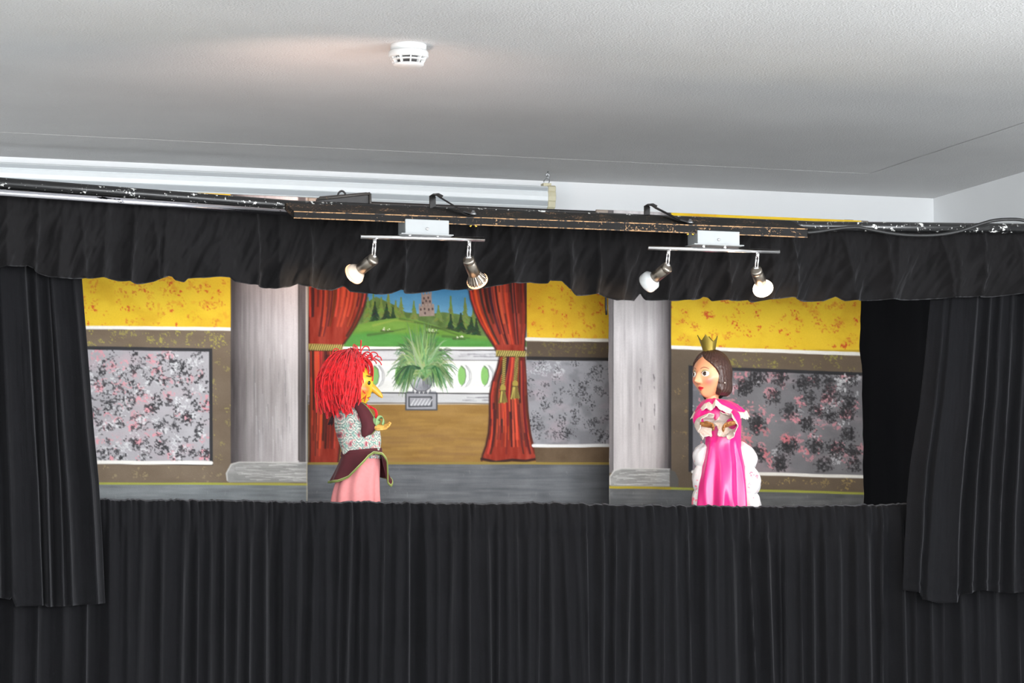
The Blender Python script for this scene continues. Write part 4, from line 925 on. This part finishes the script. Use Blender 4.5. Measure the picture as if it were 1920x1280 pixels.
    for k in range(26):                                                         # wisps sticking out of the crown
        x0, y0 = 668+r.normal(0,14), 664+r.normal(0,4); a = r.uniform(-2.7,-.2) if k % 2 else r.uniform(-.9,.5); L = r.uniform(10,26); d0 = r.normal(0,12)
        Q = smooth_path([(x0,y0+6,d0),(x0+L*.5*math.cos(a),y0+L*.5*math.sin(a),d0),(x0+L*math.cos(a),y0+L*.8*math.sin(a)+L*.25,d0-2),(x0+L*1.15*math.cos(a),y0+L*.7*math.sin(a)+L*.55,d0-3)],3); mb.add(*tube_vf(p.L(Q[:,0],Q[:,1],Q[:,2]), 1.1*p.s, 4))
    for k in range(9):                                                          # fringe over the forehead
        x0 = 690+r.uniform(-6,8); Q = smooth_path([(672,668,r.normal(-6,6)),(x0-4,674,-10+k*2.4),(x0+4,690,-12+k*2.4),(x0+r.uniform(0,8),706+r.uniform(0,16),-13+k*2.4)],4); mb.add(*tube_vf(p.L(Q[:,0],Q[:,1],Q[:,2]), 1.2*p.s, 4))
    hr = mb.build('hair', MH, t); hr['label'] = 'shaggy bright red yarn hair'
    # scalp under the yarn
    az = np.linspace(0,2*PI,40,endpoint=False)[None,:]; el = np.linspace(PI/2,-.75,24)[:,None]; X = 651+36*np.cos(el)*np.cos(az)-3; Y = 712-47*np.sin(el)+0*az; D = 2+35*np.cos(el)*np.sin(az)
    X = np.minimum(X, 676+0.35*(X-676)); obj('scalp', p.L(X,Y,D).reshape(-1,3), grid_f(24,40,True), mat('dark_red_felt', (120,8,14), .9), hr)
    # bodice of patterned cotton
    X, Y, D, f = p.loft([(752,664,14,14),(764,662,27,20),(780,663,36,24),(800,668,41,27),(822,673,41,28),(842,676,38,28),(860,678,37,28)], 150, 120,
        mod=lambda A,T,X,Y,D,Q: (X+1.6*np.sin(A*5+T*5)*T*(np.sin(A)>-2), Y, D+1.4*np.sin(A*3+T*7)))
    a = np.arctan2(D, X-670); uu = a*40/13.0; vv = Y/22.0
    def ogee(u, v): du = (u+.5) % 1-.5; dv = (v+.5) % 1-.5; return np.hypot(du*1.25, dv*.95)*(1+.18*np.cos(2*np.arctan2(dv,du)))
    uu = X/30.0+D/60; vv = Y/34.0; g = np.minimum(ogee(uu,vv), ogee(uu+.5,vv+.5)); C = np.zeros(X.shape+(3,)); C[:] = (132,172,158)
    for lo, hi, col in ((0,.07,(150,64,84)),(.07,.13,(206,120,130)),(.13,.18,(226,222,208)),(.18,.25,(150,160,158)),(.25,.33,(228,226,214)),(.33,.37,(96,128,126)),(.37,.42,(222,222,212)),(.42,.46,(120,172,156))):
        C[(g >= lo)&(g < hi)] = col
    k = fbm(X/2.2, Y/2.2, 5) > .60; C[k] = C[k]*.45+np.array((110,170,154))*.55; k = fbm(X/2.5+9, Y/2.5, 7) > .66; C[k] = (206,140,140)
    C *= .84; bo = obj('bodice', p.L(X,Y,D).reshape(-1,3), f, mat('patterned_cotton', attr=True, rough=.9, var=.05, vscale=300), t, True, colors=C.reshape(-1,3)); bo['label'] = 'teal, pink and cream patterned bodice'
    # maroon collar lying over the shoulder, with a green edge
    MM = mat('maroon_cloth')
    rows = 20; tt = np.linspace(0,1,rows); cl = smooth_path([(655,753,-14),(668,758,-22),(680,772,-26),(689,792,-29),(690,806,-29),(686,819,-28)], 6); cl = np.stack([np.interp(tt, np.linspace(0,1,len(cl)), cl[:,i]) for i in range(3)],-1)
    wl = np.interp(tt, [0,.2,.5,.8,.95,1], [6,9,12,14,9,2]); V = []
    for i in range(rows):
        for w in np.linspace(-1,1,9): V.append((cl[i,0]+wl[i]*w+2, cl[i,1]-w*2.5, cl[i,2]-3.0*(1-w*w)-2+max(0,w)*9))
    V = np.array(V); co = obj('collar', p.L(V[:,0],V[:,1],V[:,2]), grid_f(rows,9), MM, t); solid(co, .002)
    Q = V.reshape(rows,9,3)[4:,8]; obj('trim', *tube_vf(p.L(Q[:,0]+.5,Q[:,1],Q[:,2]-1), 1.1*p.s, 6), mat('green_trim', (112,124,62), .8), co)
    p.build('collar_band', p.loft([(752,663,19,18),(758,664,22,20),(764,665,24,21)], 40, 8), MM, t)
    # far side shoulder / tassel at the back
    mb = MB()
    for k in range(16): x = 618+r.normal(0,2.5); Q = np.array([(627,776,6+r.normal(0,2)),(621+r.normal(0,1.5),782,4),(x,796+r.uniform(-5,2),2+r.normal(0,2))]); mb.add(*tube_vf(p.L(Q[:,0],Q[:,1],Q[:,2]), 1.1*p.s, 4))
    mb.build('tassel', mat('black_yarn', (38,18,24), .9), t)
    # red braid under the chin
    mb = MB()
    for P in ([(686,758,-8),(692,764,-14),(690,776,-18),(697,780,-18)], [(690,760,-8),(700,766,-14),(705,776,-16),(702,788,-17),(697,782,-18)], [(694,764,-10),(704,768,-16),(707,778,-16),(703,787,-16)], [(688,760,-12),(691,770,-18),(694,778,-19)], [(687,758,-6),(690,768,-15),(693,774,-18)]):
        Q = smooth_path(P,5); mb.add(*tube_vf(p.L(Q[:,0],Q[:,1],Q[:,2]), 1.5*p.s, 6))
    mb.build('braid', MH, t)
    # arm: green sleeve lining and wooden hand
    sl = smooth_path([(694,800,-14),(702,793,-18),(708,786,-20)],5); V, Fc = tube_vf(p.L(sl[:,0],sl[:,1],sl[:,2]), np.linspace(9,8.5,len(sl))*p.s, 18, cap=False); obj('sleeve', V, Fc, mat('green_lining', (128,160,108), .8), t)
    MW = mat('pale_wood', (222,168,84), .5, var=.12, vscale=40, coat=.1)
    hand(p, 'hand', (704,801,-20), (1.0,.05,-.15), (.15,-.8,-.6), 31, MW, t, .55, 1)
    loop = smooth_path([(706,800,-26),(707,790,-27),(712,783,-26),(718,784,-25),(720,790,-25),(718,798,-25)],5)
    V = []
    for i, q in enumerate(loop):
        for w in (-1,1): V.append((q[0]+w*1.2, q[1]+w*2.4, q[2]+w*3))
    V = np.array(V); so = obj('cuff', p.L(V[:,0],V[:,1],V[:,2]), grid_f(len(loop),2), mat('green_lining'), t); solid(so, .0015)
    # pink skirt
    sk = p.build('skirt', p.loft([(846,678,32,24),(870,677,35,26),(900,671,40,30),(930,667,44,33),(960,666,47,35)], 160, 50,
        mod=lambda A,T,X,Y,D,Q: (X+2.6*T*np.cos(A*9+1.5*np.sin(T*3))*np.cos(A), Y, D+3.0*T*np.cos(A*9+1.5*np.sin(T*3))*np.sin(A))), mat('pink_cotton', (208,130,130), .85, var=.05, vscale=120, sheen=.1), t)
    # peplum: maroon flounce with wavy hem
    hem = lambda A: np.interp(np.mod(A, 2*PI)/D2, [0,20,60,120,160,182,205,228,250,262,275,288,300,315,330,345,360], [912,898,892,900,904,905,905,904,896,886,872,858,851,853,868,906,912])
    def mod(A,T,X,Y,D,Q):
        yt = 848+3.5*np.cos(A)*-1; Yn = yt+(hem(A)-yt)*T
        fl = 1+.52*T**1.15; k = 1+.06*np.sin(A*7)*T
        xc = 678-3*T; return xc+37*fl*k*np.cos(A)*(1+.02*T), Yn, 30*fl*k*np.sin(A)
    X, Y, D, f = p.loft([(850,676,38,28),(900,676,56,42)], 180, 30, mod); pe = obj('peplum', p.L(X,Y,D).reshape(-1,3), f, MM, t); solid(pe, .0016); pe['label'] = 'maroon flounce with a green edged hem'
    for off, rr, m_ in ((-.6, 1.5, mat('green_trim')), (-3.2, .8, mat('light_green_trim', (160,170,110), .8))):
        Q = np.stack([X[-1]*1.0, Y[-1]+off, D[-1]*1.01], -1); Q = np.concatenate([Q, Q[:1]]); Q[:,0] = 675+(Q[:,0]-675)*1.012
        obj('hem_trim', *tube_vf(p.L(Q[:,0],Q[:,1],Q[:,2]), rr*p.s, 6, cap=False), m_, pe)
    wb = p.build('waistband', p.loft([(843,677,38.5,29),(852,677,39.5,30)], 60, 6, mod=lambda A,T,X,Y,D,Q:(X, Y-3.5*np.cos(A), D)), MM, t)
witch()

# ---------------------------------------------------------------- the crowned puppet
def princess():
    p = Pup(1355, 965, PUP_Y-.01); r = np.random.default_rng(9)
    t = thing('hand_puppet', 'hand puppet with gold crown, brown bob and shiny pink satin dress', 'puppet', p.O, -YAW, 'hand puppets on the stage')
    MS = mat('pink_satin', (212,32,122), .27, var=.04, vscale=20, sheen=.3, spec=.6); ML = mat('white_lace', (212,200,190), .85, var=.06, vscale=200, flakes=((205,170,150), 260, .84, .87), bump=.4, bscale=600)
    MWH = mat('white_floral_cotton', (204,201,202), .85, var=.03, flakes=((226,120,140), 60, .845, .86)); MHND = mat('brown_wood', (150,98,50), .5, var=.2, vscale=60)
    MF = mat('painted_face', attr=True, rough=.4, var=.02, coat=.2); c = (1335, 703, 0); yaw = (180-42)*D2; rad = (33, 35, 45)
    # yaw convention: forward = (cos yaw, -sin yaw) in (x, depth): left and towards the audience
    def disp(P, l, f, u, az, el):
        P = P.copy(); z = u; P[...,0] *= 1-.30*sstep(.05, 1, -z); P[...,1] += 4.5*gs(az, el, 0, -58*D2, .55, .26)
        P[...,1] -= 1.6*gs(np.abs(az), el, 25*D2, 1*D2, .24, .13); P[...,1] += 1.6*gs(az, el, 0, 20*D2, 1.0, .2)
        ridge = np.interp(el/D2, [-24,-20,-16,-8,2,9], [0,8.0,11.5,7.8,3.4,0]); P[...,1] += ridge*np.exp(-(az/np.interp(el/D2,[-24,-16,2,9],[.17,.15,.10,.12]))**2)
        for s in (-1,1): P[...,1] += 1.8*gs(az, el, s*9*D2, -19*D2, .07, .06); k = 2.4*gs(az, el, s*38*D2, -17*D2, .32, .2); P[...,1] += k*.7; P[...,0] += s*k*.7
        P[...,1] += 1.8*gs(az, el, 0, -31.5*D2, .20, .045)+2.0*gs(az, el, 0, -38*D2, .17, .045)-1.4*gs(az, el, 0, -34.8*D2, .26, .022)
        return P
    def paint(l, f, u, az, el):
        C = np.zeros(l.shape+(3,)); C[:] = (222,152,112)
        def mix(k, col):
            nonlocal C; k = np.clip(k,0,1)[...,None]; C = C*(1-k)+np.array(col,float)*k
        for s in (-1,1):
            mix(.85*gs(az,el,s*40*D2,-17*D2,.26,.18), (240,104,92)); mix(.8*sstep(.3,.75,gs(az,el,s*25*D2,8*D2,.25,.10)), (140,138,84))
            yb = 17*D2-(np.abs(az)-24*D2)**2*1.1; mix(sstep(.022,.010,np.abs(el-yb))*(np.abs(np.abs(az)-25*D2) < 15*D2)*(az*s > 0), (92,52,34))
            lid = 7.8*D2-((np.abs(az)-25*D2)/.26)**2*.10; mix(sstep(.026,.012,np.abs(el-lid))*(np.abs(np.abs(az)-25*D2) < 14*D2)*(az*s > 0), (56,40,30)); mix(.5*gs(az,el,s*5*D2,-23*D2,.05,.025), (200,110,84))
        up = sstep(.03,.0,np.abs(el+32.5*D2-az*az*.20*-1)-.040*np.clip(1-np.abs(az)/.30,0,1)**.7)*(np.abs(az) < .31); mix(up, (214,30,48))
        lo = sstep(.03,.0,np.abs(el+37.5*D2-az*az*.6)-.050*np.clip(1-np.abs(az)/.25,0,1)**.8)*(np.abs(az) < .27); mix(lo, (222,36,56)); mix(sstep(.014,.004,np.abs(el+34.9*D2-az*az*.5))*(np.abs(az) < .31), (140,16,30))
        return C
    P, C, F = sculpt(c, yaw, rad, disp, paint, 240, 180); X, Y, D = to_pup(P, c, yaw); head = obj('head', p.L(X,Y,D).reshape(-1,3), F, MF, t, True, colors=C.reshape(-1,3))
    for s in (-1,1):
        az0, el0 = s*25*D2, 1.5*D2; n, m = 40, 30; a = np.linspace(-PI,PI,n,endpoint=False)[None,:]; e = np.linspace(PI/2-1e-3,-PI/2+1e-3,m)[:,None]
        l_ = 7.6*np.cos(e)*np.sin(a); f_ = 3.4*np.cos(e)*np.cos(a); u_ = 5.4*np.sin(e)+0*a; q = np.hypot(l_-s*-.6, u_-.3); C = np.zeros(q.shape+(3,)); C[:] = (240,238,232); C[q < 4.0] = (70,40,22); C[q < 2.0] = (14,10,10); C[f_ < 0] = (200,160,130)
        ca, sa = math.cos(az0), math.sin(az0); base = np.array([rad[0]*math.sin(az0), rad[1]*math.cos(az0)-1.9, rad[2]*math.sin(el0)]); ca2, sa2 = math.cos(az0*.9), math.sin(az0*.9)
        P = np.stack([base[0]+l_*ca2+f_*sa2, base[1]-l_*sa2+f_*ca2, base[2]+u_], -1); X, Y, D = to_pup(P, c, yaw); obj('eye', p.L(X,Y,D).reshape(-1,3), grid_f(m,n,True), mat('painted_eye', attr=True, rough=.12, var=0, coat=.5), head, True, colors=C.reshape(-1,3))
    # bobbed hair, carved, parted in the middle
    n, m = 220, 150; az = np.linspace(-PI,PI,n,endpoint=False)[None,:]; el = np.linspace(PI/2-1e-3,-1.02,m)[:,None]
    line = np.interp(np.abs(az)/D2, [0,8,20,38,57,67,74], [47,43,36,26,12,0,-90])                # hairline elevation
    ope = sstep(.07,-.02,(el/D2-line)*D2)*sstep(76*D2,72*D2,np.abs(az)); grow = 1.13+.03*np.sin(el*3)-.04*np.exp(-(az/.12)**2)*(el > .7)
    strand = .008*np.sin(np.abs(az)*34+np.sin(el*5)*2)*(1-sstep(1.2,1.5,el)); k = (grow+strand)*(1-ope)+.86*ope
    low = sstep(-.1,-1.0,el); low = low*(1-ope)*np.where(az > 0, 1, -.55); X0 = np.cos(el)*np.sin(az)*rad[0]*k*(1+.42*low); Y0 = np.cos(el)*np.cos(az)*rad[1]*k*(1+.40*low)-2.5*(1-ope)*1.0; Z0 = np.sin(el)*rad[2]*k*(1-.10*low)+0*az
    P = np.stack([X0,Y0,Z0],-1); V = []; X, Y, D = to_pup(P, c, yaw); f = grid_f(m,n,True)
    last = np.arange((m-1)*n, m*n); hv = p.L(X,Y,D).reshape(-1,3); cen = hv[last].mean(0)+[0,0,.006]; hv = np.concatenate([hv, cen[None]]); tri = np.stack([last, np.roll(last,-1), np.full(n,len(hv)-1), np.full(n,len(hv)-1)],-1)
    hr = obj('hair', hv, [tuple(x) for x in f]+[tuple(x[:3]) for x in tri], mat('brown_hair_paint', (60,36,29), .4, var=.2, vscale=70, coat=.15, bump=.3, bscale=150), head)
    ea = p.L(1358,719,-33); obj('earring', *lathe_vf([(.0004,-.0018)]+[(.0018*math.cos(a),.0018*math.sin(a)) for a in np.linspace(-1.2,1.2,7)]+[(.0004,.0018)], ea, (0,0,1), 12), mat('pearl', (220,205,190), .2), head)
    # crown
    n, m = 120, 24; a = np.linspace(0,2*PI,n,endpoint=False)[None,:]; tt = np.linspace(0,1,m)[:,None]; pk = np.abs(((a/(2*PI)*4+.16) % 1)-.5)*2; topy = 639-12*pk**1.5
    Yc = 659+(topy-659)*tt; rad_ = 11+8.5*((659-Yc)/33)**1.25; X = 1331.5+rad_*np.cos(a)-3.0*(659-Yc)/33*1.0; D = 0+rad_*np.sin(a); Yc = Yc+1.2*np.cos(a)
    cr = obj('crown', p.L(X,Yc,D).reshape(-1,3), grid_f(m,n,True), mat('old_gold', (138,120,52), .38, metal=.75, var=.15, vscale=40), head); solid(cr, .0018)
    # neck, necklace
    p.build('neck', p.loft([(728,1336,13,13),(745,1337,12,12),(760,1338,15,14)], 36, 14), mat('neck_paint', (216,148,110), .4), t)
    mb = MB()
    for k in range(26): a = 2*PI*k/26; mb.add(*lathe_vf([(.0003,-.0016)]+[(.0016*math.cos(b),.0016*math.sin(b)) for b in (-1,-.5,0,.5,1)]+[(.0003,.0016)], p.L(1337+14.6*math.cos(a)-2, 753-3*math.sin(a)+2*math.cos(a)*-1, 14.2*math.sin(a)), (0,0,1), 8))
    mb.build('necklace', mat('brass'), t)
    # dress: torso and skirt in one
    fold = lambda A,T: np.sin(A*6+T*4+1.0)*3.6*sstep(.35,1,T)+np.sin(A*11-T*6)*1.6*sstep(.3,1,T)+np.sin(A*4+T*16)*.9*np.exp(-((T-.42)/.12)**2)
    dr = p.build('dress', p.loft([(750,1342,14,13),(758,1346,30,20),(772,1352,38,25),(795,1356,36,26),(820,1357,33,25),(838,1356,34,26),(870,1356,40,30),(905,1354,45,34),(940,1353,47,36),(965,1353,48,37)], 220, 130,
        mod=lambda A,T,X,Y,D,Q: (X+fold(A,T)*np.cos(A), Y, D+fold(A,T)*1.6*np.sin(A))), MS, t)
    # capelet collar with lace edge
    def cape(A,T,X,Y,D,Q):
        lo = np.interp(np.mod(A,2*PI)/D2, [0,40,90,140,180,205,222,236,246,258,275,300,325,345,360], [772,770,768,770,775,774,760,757,763,752,762,771,776,776,772]); yt = 748; Yn = yt+(lo-yt)*T**1.1; q = 14+T**.8*np.interp(np.mod(A,2*PI)/D2,[0,90,180,250,300,360],[39,18,31,17,29,39])
        sg = 1+.03*np.sin(A*9)*T; return 1341+7*T+q*sg*np.cos(A), Yn-2*T*(1-T)*6, (12+T**.8*np.interp(np.mod(A,2*PI)/D2,[0,90,180,270,360],[14,16,14,19,14]))*sg*np.sin(A)
    X,Y,D,f = p.loft([(748,1341,15,14),(775,1350,52,30)], 200, 30, cape); cp = obj('collar', p.L(X,Y,D).reshape(-1,3), f, MS, t); solid(cp,.0015)
    nn = X.shape[1]; A = np.linspace(0,2*PI,nn,endpoint=False); rows = []
    for q in np.linspace(0,1,9): rows.append(np.stack([X[-1]+(6.5*q)*np.cos(A)*(1+.10*np.sin(A*23)), Y[-1]-3+q*12+1.2*np.sin(A*23)*q+1.0*np.abs(np.sin(A*30))*q, D[-1]+6.0*q*np.sin(A)+1.6*np.cos(A*23)*q],-1))
    Rr = np.array(rows); lc = obj('lace_trim', p.L(Rr[...,0],Rr[...,1],Rr[...,2]).reshape(-1,3), grid_f(9,nn,True), ML, cp); solid(lc,.0012)
    # sleeves, cuffs and hands
    def arm(pts, rr, cuff, hand_at, hdir, nrm, ts):
        Q = smooth_path(pts,7); V, Fc = tube_vf(p.L(Q[:,0],Q[:,1],Q[:,2]), np.interp(np.linspace(0,1,len(Q)), np.linspace(0,1,len(rr)), rr)*p.s, 28); V = np.array(V); k = np.arange(len(V)); V += (p.F*(np.sin(k*.9)*.9*p.s)[:,None]); sl = obj('sleeve', V, Fc, MS, t)
        a0, a1, r0, r1 = cuff; a0 = np.array(a0,float); a1 = np.array(a1,float); ax = (a1-a0)/np.linalg.norm(a1-a0); u, v, _ = frame_of(ax); A = np.linspace(0,2*PI,130,endpoint=False); rows = []
        for q in np.linspace(0,1,14):
            R = r0+(r1-r0)*q**.8; w = (1+.13*q*np.sin(A*6+1)+.05*q*np.sin(A*13)); sh = 2.5*q*np.sin(A*6+2.2); rows.append(a0+(a1-a0)*q+R*(w*np.cos(A))[:,None]*u+R*(w*np.sin(A))[:,None]*v+ax*sh[:,None])
        Rr = np.array(rows); cf = obj('cuff', p.L(Rr[...,0],Rr[...,1],Rr[...,2]).reshape(-1,3), grid_f(14,130,True), ML, sl); solid(cf,.0016)
        hand(p, 'hand', hand_at, hdir, nrm, 26, MHND, sl, 1.0, ts)
    arm([(1324,768,-6),(1312,777,-16),(1308,788,-26),(1311,797,-33)], [7,9,10,9], ((1308,794,-30),(1324,801,-44),10,23), (1316,798,-58), (.95,.1,-.2), (-.35,.75,-.5), -1)
    arm([(1366,770,-12),(1376,781,-22),(1375,791,-32),(1368,797,-40)], [8,11,11,10], ((1371,796,-38),(1358,800,-52),11,24), (1367,797,-66), (-.9,.25,-.25), (.2,.85,-.4), 1)
    # white flounces bulging out on both sides of the skirt
    def flounce(xs, ys, dsgn, nb):
        yy = np.linspace(ys[0], ys[1], 90); n = 50; A = np.linspace(0,2*PI,n,endpoint=False); ph = (yy-ys[0])/(ys[1]-ys[0])*nb; bul = np.sqrt(np.clip(np.sin(PI*(ph % 1)),0,1)); xo = np.interp(yy, xs[0], xs[1]); xi = np.interp(yy, xs[0], xs[2])
        hw = np.maximum((np.abs(xo-xi)/2)*(.76+.24*bul), 2); cx = xi+np.sign(xo-xi)*hw; hd = 15*(.62+.38*bul); end = np.minimum(1, np.minimum((yy-ys[0]+1)/10, 1))**.5
        X = cx[:,None]+hw[:,None]*end[:,None]*np.cos(A)*(1+.04*np.sin(A*6+yy[:,None]*.2)); D = 4+hd[:,None]*end[:,None]*np.sin(A)*(1+.05*np.sin(A*5+yy[:,None]*.13)); Y = yy[:,None]+1.5*np.sin(A*3+yy[:,None]*.1)+0*A
        obj('flounce', p.L(X,Y,D).reshape(-1,3), grid_f(90,n,True), MWH, t)
    flounce(([828,842,860,900,945,965],[1408,1416,1422,1428,1428,1428],[1380,1380,1382,1386,1390,1390]), (828,965), 1, 2.8)
    flounce(([832,848,880,900,945,965],[1306,1300,1300,1298,1297,1297],[1334,1334,1330,1326,1322,1322]), (831,965), -1, 3.1)
princess()
def playboard():
    Y0 = PUP_Y-.09; a = on(170, 960, .2); z = min(Pup(668,960,PUP_Y).O[2], Pup(1355,965,PUP_Y-.01).O[2]); x0 = at(60, 960, PUP_Y)[0]; x1 = at(1750, 960, PUP_Y)[0]
    t = thing('play_shelf', 'black shelf edge hidden behind the top of the pleated skirt curtain', 'shelf', ((x0+x1)/2, PUP_Y, 0))
    mk = mat('black_frame_paint'); bevel(obj('board', *box_vf((x0, Y0, z-.024), (x1, Y0+.20, z-.001)), mk, t, False), .002)
    for x in (x0+.03, (x0+x1)/2, x1-.03): bevel(obj('leg', *box_vf((x-.02, Y0+.08, 0), (x+.02, Y0+.12, z-.024)), mk, t, False), .002)
playboard()
